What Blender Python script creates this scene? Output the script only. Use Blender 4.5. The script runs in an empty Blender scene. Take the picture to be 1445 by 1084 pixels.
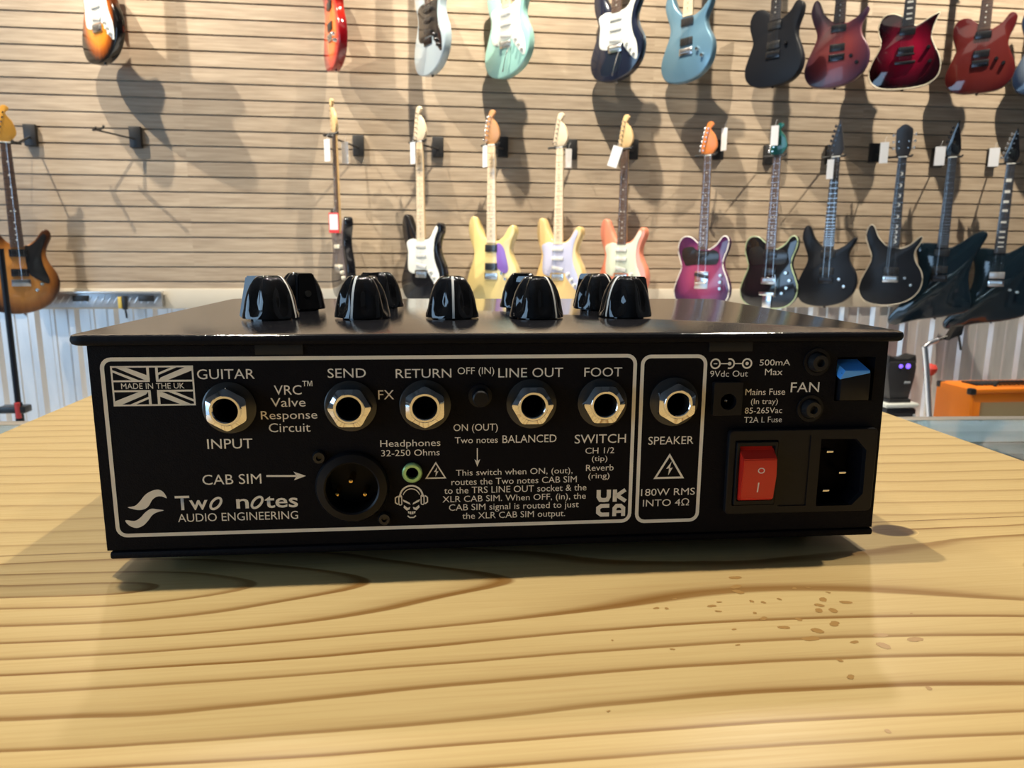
import bpy, bmesh, math, random
from mathutils import Vector, Matrix
PI = math.pi
S = bpy.context.scene
COL = S.collection

# ------------------------------------------------------------------ camera
cam_d = bpy.data.cameras.new('camera'); cam = bpy.data.objects.new('camera', cam_d); COL.objects.link(cam)
cam_d.sensor_width = 36.0; cam_d.lens = 36.0 * 1009.5 / 1445.0
cam_d.clip_start = 0.01; cam_d.clip_end = 60
YAW, PITCH, ROLL = 0.1162, 0.1811, 0.00643
fw = Vector((math.sin(YAW) * math.cos(PITCH), math.cos(YAW) * math.cos(PITCH), -math.sin(PITCH)))
r0 = Vector((math.cos(YAW), -math.sin(YAW), 0)); u0 = r0.cross(fw)
rr = math.cos(ROLL) * r0 + math.sin(ROLL) * u0; uu = -math.sin(ROLL) * r0 + math.cos(ROLL) * u0
CAMZ = 1.10
cam.matrix_world = Matrix(((rr.x, uu.x, -fw.x, 0), (rr.y, uu.y, -fw.y, 0), (rr.z, uu.z, -fw.z, CAMZ), (0, 0, 0, 1)))
cam_d.dof.use_dof = True; cam_d.dof.focus_distance = 0.235; cam_d.dof.aperture_fstop = 36
S.camera = cam

# ------------------------------------------------------------------ world, lights, exposure
w = bpy.data.worlds.new('world'); S.world = w; w.use_nodes = True
w.node_tree.nodes['Background'].inputs[0].default_value = (0.75, 0.87, 1.0, 1)
w.node_tree.nodes['Background'].inputs[1].default_value = 0.2
S.view_settings.view_transform = 'Standard'; S.view_settings.look = 'None'
S.view_settings.exposure = 0.0; S.view_settings.gamma = 1.0
S.view_settings.use_curve_mapping = False
WY = 3.973                                     # the slat wall

def light(name, kind, loc, target, energy, color, **kw):
    d = bpy.data.lights.new(name, kind); d.energy = energy; d.color = color
    for k, v in kw.items(): setattr(d, k, v)
    o = bpy.data.objects.new(name, d); COL.objects.link(o); o.location = loc
    o.rotation_euler = (Vector(target) - Vector(loc)).to_track_quat('-Z', 'Y').to_euler()
    return o
WARM = (1.0, 0.88, 0.70)
for x, tx, e in ((-2.9, -1.6, 700), (-1.65, -0.55, 520), (0.45, 0.75, 740), (3.2, 2.75, 720)):
    light('wall_spotlight', 'SPOT', (x, 2.80, 4.0), (tx, WY, 1.6), e, WARM, spot_size=1.25, spot_blend=0.8, shadow_soft_size=0.025)
for x, y, e in ((-1.0, 2.9, 110), (1.75, 2.85, 150)):
    light('counter_spotlight', 'SPOT', (x, y, 3.6), (0.0, 0.1, 1.0), e, (1.0, 0.91, 0.76), spot_size=0.7, spot_blend=0.5, shadow_soft_size=0.07)
for x in (-0.5, 1.15):
    light('counter_downlight', 'SPOT', (x, 0.55, 3.9), (0.0, 0.2, 1.0), 230, (1.0, 0.91, 0.76), spot_size=0.9, spot_blend=0.6, shadow_soft_size=0.03)
light('added_ceiling_fill', 'AREA', (0.6, 1.0, 4.4), (0.6, 1.3, 0), 18, (1.0, 0.9, 0.78), shape='RECTANGLE', size=4.0, size_y=1.2)  # soft overhead fill, added to lift the ambient light; no actual panel
light('window_daylight', 'AREA', (-4.85, -0.9, 1.6), (0, -0.6, 1.3), 160, (0.45, 0.70, 1.0), shape='RECTANGLE', size=4.4, size_y=2.4)

# ------------------------------------------------------------------ materials
MATS = {}
def mat(name, color, rough=0.5, metal=0.0, coat=0.0, bump=0.0, bscale=200.0, var=0.0, vscale=20.0, trans=0.0, spec=0.5, emit=None):
    if name in MATS: return MATS[name]
    m = bpy.data.materials.new(name); m.use_nodes = True
    nt = m.node_tree; b = nt.nodes['Principled BSDF']
    b.inputs['Base Color'].default_value = (*color, 1); b.inputs['Roughness'].default_value = rough
    b.inputs['Metallic'].default_value = metal; b.inputs['Coat Weight'].default_value = coat
    b.inputs['Coat Roughness'].default_value = 0.05; b.inputs['Specular IOR Level'].default_value = spec
    b.inputs['Transmission Weight'].default_value = trans
    if emit:
        b.inputs['Emission Color'].default_value = (*emit[0], 1); b.inputs['Emission Strength'].default_value = emit[1]
    if bump or var:
        tc = nt.nodes.new('ShaderNodeTexCoord')
    if var:
        n = nt.nodes.new('ShaderNodeTexNoise'); n.inputs['Scale'].default_value = vscale; n.inputs['Detail'].default_value = 5
        nt.links.new(tc.outputs['Object'], n.inputs['Vector'])
        mx = nt.nodes.new('ShaderNodeMix'); mx.data_type = 'RGBA'
        mx.inputs['A'].default_value = (*[c * (1 - var) for c in color], 1); mx.inputs['B'].default_value = (*[min(1, c * (1 + var)) for c in color], 1)
        nt.links.new(n.outputs['Fac'], mx.inputs['Factor']); nt.links.new(mx.outputs['Result'], b.inputs['Base Color'])
    if bump:
        n2 = nt.nodes.new('ShaderNodeTexNoise'); n2.inputs['Scale'].default_value = bscale; n2.inputs['Detail'].default_value = 3
        nt.links.new(tc.outputs['Object'], n2.inputs['Vector'])
        bp = nt.nodes.new('ShaderNodeBump'); bp.inputs['Strength'].default_value = bump; bp.inputs['Distance'].default_value = 0.001
        nt.links.new(n2.outputs['Fac'], bp.inputs['Height']); nt.links.new(bp.outputs['Normal'], b.inputs['Normal'])
    MATS[name] = m; return m

class NT:
    """small helper for writing node maths"""
    def __init__(s, name):
        s.m = bpy.data.materials.new(name); s.m.use_nodes = True; s.t = s.m.node_tree; s.b = s.t.nodes['Principled BSDF']
    def put(s, sock, v):
        if hasattr(v, 'is_linked'): s.t.links.new(v, sock)
        else: sock.default_value = v
    def math(s, op, a, b=0.0, c=0.0):
        n = s.t.nodes.new('ShaderNodeMath'); n.operation = op
        for i, v in enumerate((a, b, c)): s.put(n.inputs[i], v)
        return n.outputs[0]
    def coords(s):
        tc = s.t.nodes.new('ShaderNodeTexCoord'); sp = s.t.nodes.new('ShaderNodeSeparateXYZ')
        s.t.links.new(tc.outputs['Object'], sp.inputs[0]); return sp.outputs[0], sp.outputs[1], sp.outputs[2]
    def vec(s, x, y, z):
        n = s.t.nodes.new('ShaderNodeCombineXYZ')
        for i, v in enumerate((x, y, z)): s.put(n.inputs[i], v)
        return n.outputs[0]
    def noise(s, v, scale, detail=4, rough=0.55):
        n = s.t.nodes.new('ShaderNodeTexNoise'); s.t.links.new(v, n.inputs['Vector'])
        n.inputs['Scale'].default_value = scale; n.inputs['Detail'].default_value = detail; n.inputs['Roughness'].default_value = rough
        return n.outputs['Fac']
    def ramp(s, f, stops):
        n = s.t.nodes.new('ShaderNodeValToRGB'); s.t.links.new(f, n.inputs[0])
        e = n.color_ramp.elements
        e[0].position = stops[0][0]; e[0].color = (*stops[0][1], 1)
        e[1].position = stops[-1][0]; e[1].color = (*stops[-1][1], 1)
        for p, c in stops[1:-1]:
            k = e.new(p); k.color = (*c, 1)
        return n.outputs[0]
    def mix(s, f, a, b, mode='MIX'):
        n = s.t.nodes.new('ShaderNodeMix'); n.data_type = 'RGBA'; n.blend_type = mode
        s.put(n.inputs['Factor'], f)
        for k, v in (('A', a), ('B', b)): s.put(n.inputs[k], (*v, 1) if isinstance(v, tuple) else v)
        return n.outputs['Result']
    def bump(s, h, st, dist=0.001):
        n = s.t.nodes.new('ShaderNodeBump'); n.inputs['Strength'].default_value = st; n.inputs['Distance'].default_value = dist
        s.t.links.new(h, n.inputs['Height']); s.t.links.new(n.outputs[0], s.b.inputs['Normal'])

def wood_slat_mat():
    n = NT('grey_oak_slats'); x, y, z = n.coords()
    row = n.math('FLOOR', n.math('DIVIDE', n.math('SUBTRACT', z, 0.0266), 0.0762))
    off = n.math('MULTIPLY', row, 7.31)
    board = n.math('FLOOR', n.math('ADD', n.math('DIVIDE', x, 1.22), n.math('MULTIPLY', row, 0.0)))
    v = n.vec(n.math('ADD', n.math('MULTIPLY', x, 2.2), off), n.math('MULTIPLY', board, 3.7), n.math('MULTIPLY', z, 45.0))
    a = n.noise(v, 1.6, 6, 0.62)
    v2 = n.vec(n.math('ADD', n.math('MULTIPLY', x, 9.0), off), 0.0, n.math('MULTIPLY', z, 160.0))
    b = n.noise(v2, 1.0, 3)
    v3 = n.vec(n.math('ADD', n.math('MULTIPLY', x, 0.9), n.math('MULTIPLY', off, 1.7)), n.math('MULTIPLY', board, 5.1), n.math('MULTIPLY', row, 3.3))
    c = n.noise(v3, 1.3, 2)
    f = n.math('ADD', n.math('MULTIPLY', a, 0.62), n.math('ADD', n.math('MULTIPLY', b, 0.22), n.math('MULTIPLY', c, 0.26)))
    col = n.ramp(f, [(0.34, (0.205, 0.152, 0.105)), (0.47, (0.305, 0.238, 0.170)), (0.60, (0.390, 0.312, 0.228)), (0.74, (0.48, 0.395, 0.295))])
    n.put(n.b.inputs['Base Color'], col); n.b.inputs['Roughness'].default_value = 0.5
    n.bump(a, 0.15); return n.m

def pine_mat():
    n = NT('varnished_pine'); x, y, z = n.coords()
    seam = 0.2355
    far = n.math('GREATER_THAN', y, seam)
    yy = n.math('ADD', y, n.math('MULTIPLY', x, 0.045))
    wv = n.noise(n.vec(n.math('MULTIPLY', x, 6.0), n.math('MULTIPLY', y, 14.0), far), 1.0, 3, 0.5)
    wv2 = n.noise(n.vec(n.math('MULTIPLY', x, 18.0), n.math('MULTIPLY', y, 60.0), 2.0), 1.0, 3, 0.6)
    warp = n.math('ADD', n.math('MULTIPLY', n.math('SUBTRACT', wv, 0.5), 0.022), n.math('MULTIPLY', n.math('SUBTRACT', wv2, 0.5), 0.0026))
    # near plank: cut through a leaning trunk, so the rings close into arches
    dx = n.math('SUBTRACT', x, 0.105)
    h = n.math('MAXIMUM', n.math('SUBTRACT', 0.034, n.math('MULTIPLY', n.math('MULTIPLY', dx, dx), 0.85)), 0.0)
    dy = n.math('ADD', n.math('SUBTRACT', yy, 0.2035), n.math('MULTIPLY', warp, 0.55))
    r1 = n.math('SQRT', n.math('ADD', n.math('MULTIPLY', dy, dy), n.math('MULTIPLY', h, h)))
    ring1 = n.math('ADD', n.math('DIVIDE', r1, 0.0082), n.math('ADD', n.math('MULTIPLY', warp, 30.0), n.math('MULTIPLY', n.noise(n.vec(n.math('MULTIPLY', x, 1.2), n.math('MULTIPLY', yy, 48.0), 9.0), 1.0, 0), 1.1)))
    # far plank: quarter sawn, straight lines
    ring2 = n.math('ADD', n.math('DIVIDE', n.math('ADD', yy, n.math('MULTIPLY', warp, 0.7)), 0.0135), 0.35)
    ring = n.math('ADD', n.math('MULTIPLY', ring1, n.math('SUBTRACT', 1.0, far)), n.math('MULTIPLY', ring2, far))
    fr = n.math('FRACT', ring)
    idx = n.math('FLOOR', ring)
    line = n.ramp(fr, [(0.0, (0, 0, 0)), (0.50, (0.06, 0.06, 0.06)), (0.78, (0.30, 0.30, 0.30)), (0.90, (1, 1, 1)), (0.965, (0.9, 0.9, 0.9)), (1.0, (0, 0, 0))])
    strength = n.math('MULTIPLY', n.math('SUBTRACT', 1.0, n.math('MULTIPLY', far, 0.5)), n.math('ADD', 0.45, n.math('MULTIPLY', n.noise(n.vec(n.math('MULTIPLY', x, 7.0), n.math('MULTIPLY', idx, 3.17), far), 1.0, 2), 0.85)))
    lf = n.math('MULTIPLY', line, strength)
    fine = n.noise(n.vec(n.math('MULTIPLY', x, 22.0), n.math('MULTIPLY', y, 900.0), 0.0), 1.0, 4, 0.6)
    big = n.noise(n.vec(n.math('MULTIPLY', x, 9.0), n.math('MULTIPLY', y, 22.0), 5.0), 1.0, 2)
    base = n.mix(big, (0.64, 0.460, 0.190), (0.74, 0.560, 0.260))
    base = n.mix(n.math('MULTIPLY', n.math('SUBTRACT', fine, 0.42), 0.9), base, (0.45, 0.25, 0.075))
    col = n.mix(lf, base, (0.25, 0.115, 0.020))
    # knot on the seam
    kx = n.math('DIVIDE', n.math('SUBTRACT', x, 0.1655), 0.0085); ky = n.math('DIVIDE', n.math('SUBTRACT', y, 0.2275), 0.0062)
    kd = n.math('ADD', n.math('SQRT', n.math('ADD', n.math('MULTIPLY', kx, kx), n.math('MULTIPLY', ky, ky))), n.math('MULTIPLY', n.math('SUBTRACT', wv2, 0.5), 0.7))
    kf = n.ramp(kd, [(0.0, (1, 1, 1)), (0.75, (1, 1, 1)), (1.0, (0.25, 0.25, 0.25)), (1.0, (0, 0, 0))])
    col = n.mix(kf, col, (0.075, 0.040, 0.018))
    # glue line between planks
    sd = n.math('ABSOLUTE', n.math('SUBTRACT', y, seam))
    sf = n.math('LESS_THAN', sd, 0.00035)
    col = n.mix(n.math('MULTIPLY', sf, 0.75), col, (0.16, 0.075, 0.02))
    n.put(n.b.inputs['Base Color'], col)
    n.put(n.b.inputs['Roughness'], n.math('ADD', 0.33, n.math('MULTIPLY', fine, 0.16)))
    n.b.inputs['Specular IOR Level'].default_value = 0.35; n.b.inputs['Coat Weight'].default_value = 0.0
    n.bump(n.math('ADD', n.math('MULTIPLY', lf, -0.5), n.math('MULTIPLY', fine, 0.5)), 0.25, 0.0004)
    return n.m

def lid_mat():
    n = NT('speckled_black_lacquer'); x, y, z = n.coords()
    v = n.vec(x, y, z)
    a = n.noise(v, 1900.0, 2, 0.7)
    col = n.ramp(a, [(0.0, (0.010, 0.010, 0.012)), (0.62, (0.012, 0.012, 0.015)), (0.74, (0.10, 0.10, 0.10)), (1.0, (0.16, 0.16, 0.16))])
    n.put(n.b.inputs['Base Color'], col); n.b.inputs['Roughness'].default_value = 0.09
    n.b.inputs['Specular IOR Level'].default_value = 0.75
    n.bump(n.noise(v, 900.0, 3), 0.22, 0.0004); return n.m

def burst_mat(name, inner, mid, outer, r1=0.45, r2=0.8, rough=0.12):
    if name in MATS: return MATS[name]
    n = NT(name); x, y, z = n.coords()
    ex = n.math('DIVIDE', x, 0.165); ez = n.math('DIVIDE', n.math('ADD', z, 0.62), 0.205)
    d = n.math('SQRT', n.math('ADD', n.math('MULTIPLY', ex, ex), n.math('MULTIPLY', ez, ez)))
    st = n.noise(n.vec(n.math('MULTIPLY', x, 60.0), 0.0, n.math('MULTIPLY', z, 9.0)), 1.0, 4)
    d2 = n.math('ADD', d, n.math('MULTIPLY', n.math('SUBTRACT', st, 0.5), 0.12))
    n.put(n.b.inputs['Base Color'], n.ramp(d2, [(0.0, inner), (r1, inner), ((r1 + r2) / 2, mid), (r2, outer), (1.0, outer)]))
    n.b.inputs['Roughness'].default_value = rough; n.b.inputs['Coat Weight'].default_value = 0.3
    MATS[name] = n.m; return n.m

def steel_mat():
    n = NT('galvanised_steel'); x, y, z = n.coords()
    a = n.noise(n.vec(n.math('MULTIPLY', x, 14.0), 0.0, n.math('MULTIPLY', z, 3.0)), 1.0, 4)
    n.put(n.b.inputs['Base Color'], n.ramp(a, [(0.3, (0.66, 0.66, 0.66)), (0.7, (0.82, 0.81, 0.80))]))
    n.b.inputs['Metallic'].default_value = 0.6
    n.put(n.b.inputs['Roughness'], n.math('ADD', 0.33, n.math('MULTIPLY', a, 0.16))); return n.m

def glass_mat():
    m = bpy.data.materials.new('cabinet_glass'); m.use_nodes = True; t = m.node_tree
    for nd in list(t.nodes): t.nodes.remove(nd)
    o = t.nodes.new('ShaderNodeOutputMaterial'); tr = t.nodes.new('ShaderNodeBsdfTransparent'); g = t.nodes.new('ShaderNodeBsdfGlossy')
    tr.inputs[0].default_value = (0.86, 0.93, 0.92, 1); g.inputs['Roughness'].default_value = 0.02
    f = t.nodes.new('ShaderNodeFresnel'); f.inputs[0].default_value = 1.52
    mx = t.nodes.new('ShaderNodeMixShader')
    t.links.new(f.outputs[0], mx.inputs[0]); t.links.new(tr.outputs[0], mx.inputs[1]); t.links.new(g.outputs[0], mx.inputs[2])
    t.links.new(mx.outputs[0], o.inputs[0]); return m

# ------------------------------------------------------------------ mesh helpers
class MB:
    def __init__(s): s.bm = bmesh.new()
    def face(s, vs):
        try: return s.bm.faces.new(vs)
        except ValueError: return None
    def box(s, c, d, bev=0.0, seg=2, M=None):
        b = bmesh.new(); bmesh.ops.create_cube(b, size=1.0)
        for v in b.verts: v.co = Vector((v.co.x * d[0], v.co.y * d[1], v.co.z * d[2]))
        if bev: bmesh.ops.bevel(b, geom=b.edges[:], offset=bev, segments=seg, affect='EDGES', profile=0.5)
        for v in b.verts: v.co = v.co + Vector(c)
        if M is not None: bmesh.ops.transform(b, matrix=M, verts=b.verts)
        s.join(b); return s
    def join(s, b):
        me = bpy.data.meshes.new('tmp'); b.to_mesh(me); b.free(); s.bm.from_mesh(me); bpy.data.meshes.remove(me)
    def lathe(s, prof, n=32, M=None, rad=None, caps=True):
        """profile of (r, h); the axis is +Z of M"""
        M = M or Matrix()
        rings = []
        for r, h in prof:
            ring = []
            for i in range(n):
                a = 2 * PI * i / n; k = rad(a, h) if rad else 1.0
                ring.append(s.bm.verts.new(M @ Vector((r * k * math.cos(a), r * k * math.sin(a), h))))
            rings.append(ring)
        for A, B in zip(rings, rings[1:]):
            for i in range(n): s.face((A[i], A[(i + 1) % n], B[(i + 1) % n], B[i]))
        if caps:
            if prof[0][0] > 1e-6: s.face(rings[0][::-1])
            if prof[-1][0] > 1e-6: s.face(rings[-1])
        return s
    def cyl(s, p0, p1, r, n=16, r1=None):
        p0, p1 = Vector(p0), Vector(p1); d = p1 - p0
        M = Matrix.Translation(p0) @ d.to_track_quat('Z', 'Y').to_matrix().to_4x4()
        return s.lathe([(r, 0), (r if r1 is None else r1, d.length)], n, M)
    def tube(s, pts, r, n=10):
        pts = [Vector(p) for p in pts]; rings = []
        for i, p in enumerate(pts):
            d = (pts[min(i + 1, len(pts) - 1)] - pts[max(i - 1, 0)]).normalized()
            q = d.to_track_quat('Z', 'Y')
            rings.append([s.bm.verts.new(p + q @ Vector((r * math.cos(2 * PI * k / n), r * math.sin(2 * PI * k / n), 0))) for k in range(n)])
        for A, B in zip(rings, rings[1:]):
            for k in range(n): s.face((A[k], A[(k + 1) % n], B[(k + 1) % n], B[k]))
        s.face(rings[0][::-1]); s.face(rings[-1]); return s
    def slab(s, pts, y0, y1, rnd=0.0, f=None):
        """outline in x,z pushed from the front y0 to the back y1, edges rounded by rnd"""
        n = len(pts); P = [Vector((p[0], p[1])) for p in pts]
        area = sum(P[i].x * P[(i + 1) % n].y - P[(i + 1) % n].x * P[i].y for i in range(n))
        if area < 0: P.reverse()
        nor = []
        for i in range(n):
            t = (P[(i + 1) % n] - P[i - 1]).normalized(); nor.append(Vector((t.y, -t.x)))
        if rnd: lev = [(y0, rnd), (y0 + rnd * 0.3, rnd * 0.3), (y0 + rnd, 0), (y1 - rnd, 0), (y1 - rnd * 0.3, rnd * 0.3), (y1, rnd)]
        else: lev = [(y0, 0), (y1, 0)]
        rings = [[s.bm.verts.new((P[i].x - nor[i].x * k, y, P[i].y - nor[i].y * k)) for i in range(n)] for y, k in lev]
        for A, B in zip(rings, rings[1:]):
            for i in range(n): s.face((A[i], B[i], B[(i + 1) % n], A[(i + 1) % n]))
        s.face(rings[0]); s.face(rings[-1][::-1]); return s
    def mark(s, i):
        for f in s.bm.faces:
            if not f.tag: f.material_index = i; f.tag = True
        return s
    def obj(s, name, m, parent=None, smooth=35, label=None, more=()):
        bmesh.ops.recalc_face_normals(s.bm, faces=s.bm.faces)
        me = bpy.data.meshes.new(name); s.bm.to_mesh(me); s.bm.free(); me.materials.append(m)
        for q in more: me.materials.append(q)
        if smooth:
            me.polygons.foreach_set('use_smooth', [True] * len(me.polygons))
            me.set_sharp_from_angle(angle=math.radians(smooth))
        o = bpy.data.objects.new(name, me); COL.objects.link(o)
        if parent: o.parent = parent
        if label: o['label'] = label
        return o

def thing(name, label, cat, loc=(0, 0, 0), rz=0.0, group=None):
    o = bpy.data.objects.new(name, None); COL.objects.link(o); o.empty_display_size = 0.05
    o.location = loc; o.rotation_euler = (0, 0, rz); tag(o, label, cat, group); return o
def tag(o, label, cat, group=None):
    o['label'] = label; o['category'] = cat
    if group: o['group'] = group
    return o
def struct(o): o['kind'] = 'structure'; return o
def smooth_loop(pts, sub=5):
    """closed Catmull-Rom curve"""
    n = len(pts); out = []
    for i in range(n):
        p0, p1, p2, p3 = pts[i - 1], pts[i], pts[(i + 1) % n], pts[(i + 2) % n]
        for k in range(sub):
            t = k / sub; q = []
            for c in (0, 1):
                a, b, c_, d = p0[c], p1[c], p2[c], p3[c]
                q.append(0.5 * (2 * b + (c_ - a) * t + (2 * a - 5 * b + 4 * c_ - d) * t * t + (3 * b - a - 3 * c_ + d) * t ** 3))
            out.append(tuple(q))
    return out
def rrect(x0, x1, z0, z1, r, n=5):
    out = []
    for cx, cz, a0 in ((x1 - r, z1 - r, 0), (x0 + r, z1 - r, PI / 2), (x0 + r, z0 + r, PI), (x1 - r, z0 + r, 1.5 * PI)):
        for k in range(n + 1):
            a = a0 + k * PI / 2 / n; out.append((cx + r * math.cos(a), cz + r * math.sin(a)))
    return out

# ================================================================== setting
CZ = 1.00228                                   # top of the pine slab
X0, X1, YF, ZC = -5.0, 6.5, -4.5, 4.6
white_wall = mat('grey_wall_paint', (0.42, 0.40, 0.38), 0.8, var=0.08, vscale=3)
struct(MB().box(((X0 + X1) / 2, (WY + YF) / 2, -0.05), (X1 - X0 + .4, WY - YF + .4, 0.1)).obj('floor', mat('concrete_floor', (0.66, 0.66, 0.66), 0.3, var=0.12, vscale=2.5)))
struct(MB().box(((X0 + X1) / 2, (WY + YF) / 2, ZC + 0.05), (X1 - X0 + .4, WY - YF + .4, 0.1)).obj('ceiling', mat('ceiling_paint', (0.16, 0.155, 0.15), 0.9)))
struct(MB().box((X1 + 0.05, (WY + YF) / 2, ZC / 2), (0.1, WY - YF, ZC)).obj('wall_right', white_wall))
struct(MB().box(((X0 + X1) / 2, YF - 0.05, ZC / 2), (X1 - X0, 0.1, ZC)).obj('wall_front', mat('dark_wall_paint', (0.10, 0.10, 0.10), 0.9)))
WA, WB, z0w, z1w = -3.2, 1.4, 0.35, 2.9
f = MB().box((X0 - .05, (YF + WA) / 2, ZC / 2), (.1, WA - YF, ZC)).box((X0 - .05, (WB + WY) / 2, ZC / 2), (.1, WY - WB, ZC))
f.box((X0 - .05, (WA + WB) / 2, z0w / 2), (.1, WB - WA, z0w)).box((X0 - .05, (WA + WB) / 2, (z1w + ZC) / 2), (.1, WB - WA, ZC - z1w))
struct(f.obj('wall_left', white_wall))
glass = glass_mat()
f = MB()
for z in (z0w + .03, z1w - .03): f.box((X0, (WA + WB) / 2, z), (.12, WB - WA, .06), .005)
for y in (WA + .03, (WA + WB) / 2, WB - .03): f.box((X0, y, (z0w + z1w) / 2), (.12, .06, z1w - z0w - .12), .005)
o = struct(f.obj('window_1', mat('window_frame_paint', (0.05, 0.05, 0.05), 0.4)))
MB().box((X0, (WA + WB) / 2, (z0w + z1w) / 2), (.008, WB - WA - .06, z1w - z0w - .06)).obj('pane', glass, o)
# slat wall with routed grooves
SB, ST = 0.905, ZC
pf = [(WY, SB)]; k = math.ceil((SB + 0.01 - 0.0266) / 0.0762)
while 0.0266 + k * 0.0762 < ST - 0.01:
    g = 0.0266 + k * 0.0762
    pf += [(WY, g - .0048), (WY + .0015, g - .0040), (WY + .013, g - .0040), (WY + .013, g + .0040), (WY + .0015, g + .0040), (WY, g + .0048)]; k += 1
pf += [(WY, ST), (WY + .06, ST), (WY + .06, SB)]
b = MB(); A = [b.bm.verts.new((X0, y, z)) for y, z in pf]; B = [b.bm.verts.new((X1, y, z)) for y, z in pf]
for i in range(len(pf)): b.face((A[i], A[(i + 1) % len(pf)], B[(i + 1) % len(pf)], B[i]))
b.face(A); b.face(B)
struct(b.obj('wall_back', wood_slat_mat(), smooth=0))
struct(MB().box(((X0 + X1) / 2, WY + .02, 0.8525), (X1 - X0, .06, .105), .003).obj('trim_1', mat('cream_trim_paint', (0.50, 0.46, 0.38), 0.5, var=.06, vscale=8)))
# corrugated steel below the trim
pf = []; x = X0
while x < X1:
    pf += [(x, 0), (x + .018, -.019), (x + .046, -.019), (x + .064, 0), (x + .112, 0), (x + .118, -.004), (x + .134, -.004), (x + .140, 0)]; x += .195
b = MB()
A = [b.bm.verts.new((px, WY + .01 + py, 0)) for px, py in pf]; B = [b.bm.verts.new((px, WY + .01 + py, .80)) for px, py in pf]
for i in range(len(pf) - 1): b.face((A[i], A[i + 1], B[i + 1], B[i]))
C2 = [b.bm.verts.new((px, WY + .06, z)) for px, z in ((X0, 0), (X1, 0), (X1, .8), (X0, .8))]
b.face(C2)
struct(b.obj('wall_back_lower', steel_mat(), smooth=0))

# ================================================================== glass display case and pine slab
case = thing('display_case', 'glass topped display case with silver rim under the pine slab', 'display case', (0, 0, 0), -0.066)
alu = mat('brushed_aluminium', (0.72, 0.72, 0.70), 0.28, 0.9)
lam = mat('white_laminate', (0.70, 0.77, 0.84), 0.4)
cx0, cx1, cy0, cy1 = -1.15, 1.45, -0.42, 0.592
MB().box(((cx0 + cx1) / 2, (cy0 + cy1) / 2, .957), (cx1 - cx0 - .03, cy1 - cy0 - .03, .010)).obj('glass_top', glass, case)
f = MB()
for y in (cy0 + .008, cy1 - .008): f.box(((cx0 + cx1) / 2, y, .950), (cx1 - cx0, .016, .024), .002)
for xx in (cx0 + .008, cx1 - .008): f.box((xx, (cy0 + cy1) / 2, .950), (.016, cy1 - cy0 - .032, .024), .002)
f.obj('rim', alu, case)
for xx in (cx0 + .012, cx1 - .012):
    for y in (cy0 + .012, cy1 - .012): MB().box((xx, y, .519), (.024, .024, .838), .002).obj('corner_post', alu, case)
for y in (cy0 + .010, cy1 - .010): MB().box(((cx0 + cx1) / 2, y, .64), (cx1 - cx0 - .05, .006, .596)).obj('glass_side', glass, case)
for z in (.885,): MB().box(((cx0 + cx1) / 2, (cy0 + cy1) / 2, z), (cx1 - cx0 - .05, cy1 - cy0 - .05, .012), .001).obj('shelf', lam, case)
for y in (cy1 - .035, cy0 + .035): MB().box(((cx0 + cx1) / 2, y, .938), (cx1 - cx0 - .10, .022, .010), .002).obj('added_glow_strip', mat('added_cool_glow', (.8, .9, 1), .4, emit=((.72, .86, 1.0), 34.0)), case)  # unseen glowing strips, added to brighten the case interior under the glass
MB().box(((cx0 + cx1) / 2, (cy0 + cy1) / 2, .20), (cx1 - cx0 - .01, cy1 - cy0 - .01, .20), .003).obj('deck', lam, case)
MB().box(((cx0 + cx1) / 2, (cy0 + cy1) / 2, .05), (cx1 - cx0 - .06, cy1 - cy0 - .06, .10)).obj('plinth', mat('dark_plinth', (.03, .03, .03), .5), case)

SZ0 = 0.9622
slab = MB().box((0.0275, 0.195, (CZ + SZ0) / 2), (0.519, 0.67, CZ - SZ0), .0015).obj('wooden_counter_slab', pine_mat())
tag(slab, 'varnished knotty pine plank slab under the black amplifier', 'countertop')
random.seed(4)
DR = [(0.0925, 0.1962, 2), (0.09, 0.1903, 2), (0.0893, 0.1871, 1.9), (0.1069, 0.1874, 1), (0.1113, 0.1876, .8), (0.0621, 0.18, 1), (0.065, 0.1795, .8), (0.0691, 0.1848, .8), (0.0782, 0.1796, 1.4), (0.0788, 0.1765, 1), (0.0812, 0.1816, .8), (0.0907, 0.1811, .9), (0.0937, 0.1801, .9), (0.0992, 0.1815, .9), (0.0885, 0.1745, .8), (0.0895, 0.1714, 1.4), (0.1156, 0.184, .8), (0.1117, 0.18, 1.7), (0.1088, 0.1769, 1.6), (0.107, 0.174, 1.6), (0.111, 0.1736, 1.8), (0.1174, 0.1777, 1.8), (0.1073, 0.1667, 1.9), (0.0989, 0.1699, 1.2), (0.0927, 0.1662, 1.6), (0.1009, 0.1637, 2), (0.0969, 0.1602, 2.2), (0.116, 0.1599, 2), (0.1137, 0.155, 2.1), (0.1237, 0.157, 2.2), (0.1073, 0.1574, 1.2), (0.0974, 0.143, 1.3), (0.0988, 0.1499, 1), (0.0939, 0.1238, .9), (0.1128, 0.1369, 1), (0.1318, 0.1698, .5), (0.0456, 0.1647, .5), (0.0596, 0.159, .7), (0.0791, 0.1667, .7), (0.0768, 0.1592, .7), (.0375, .1365, .5)]
b = MB()
for x, y, s in DR:
    a0 = random.uniform(0, 6.28); vs = []
    for k in range(12):
        a = 2 * PI * k / 12; r = s * .00062 * (1 + .28 * math.sin(2 * a + a0) + random.uniform(-.12, .12))
        vs.append(b.bm.verts.new((x + r * 1.35 * math.cos(a), y + r * math.sin(a), CZ + .00006)))
    b.face(vs)
b.obj('dark_stain_spots', mat('dark_stain', (0.33, 0.185, 0.055), 0.4), slab, smooth=0)

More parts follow.
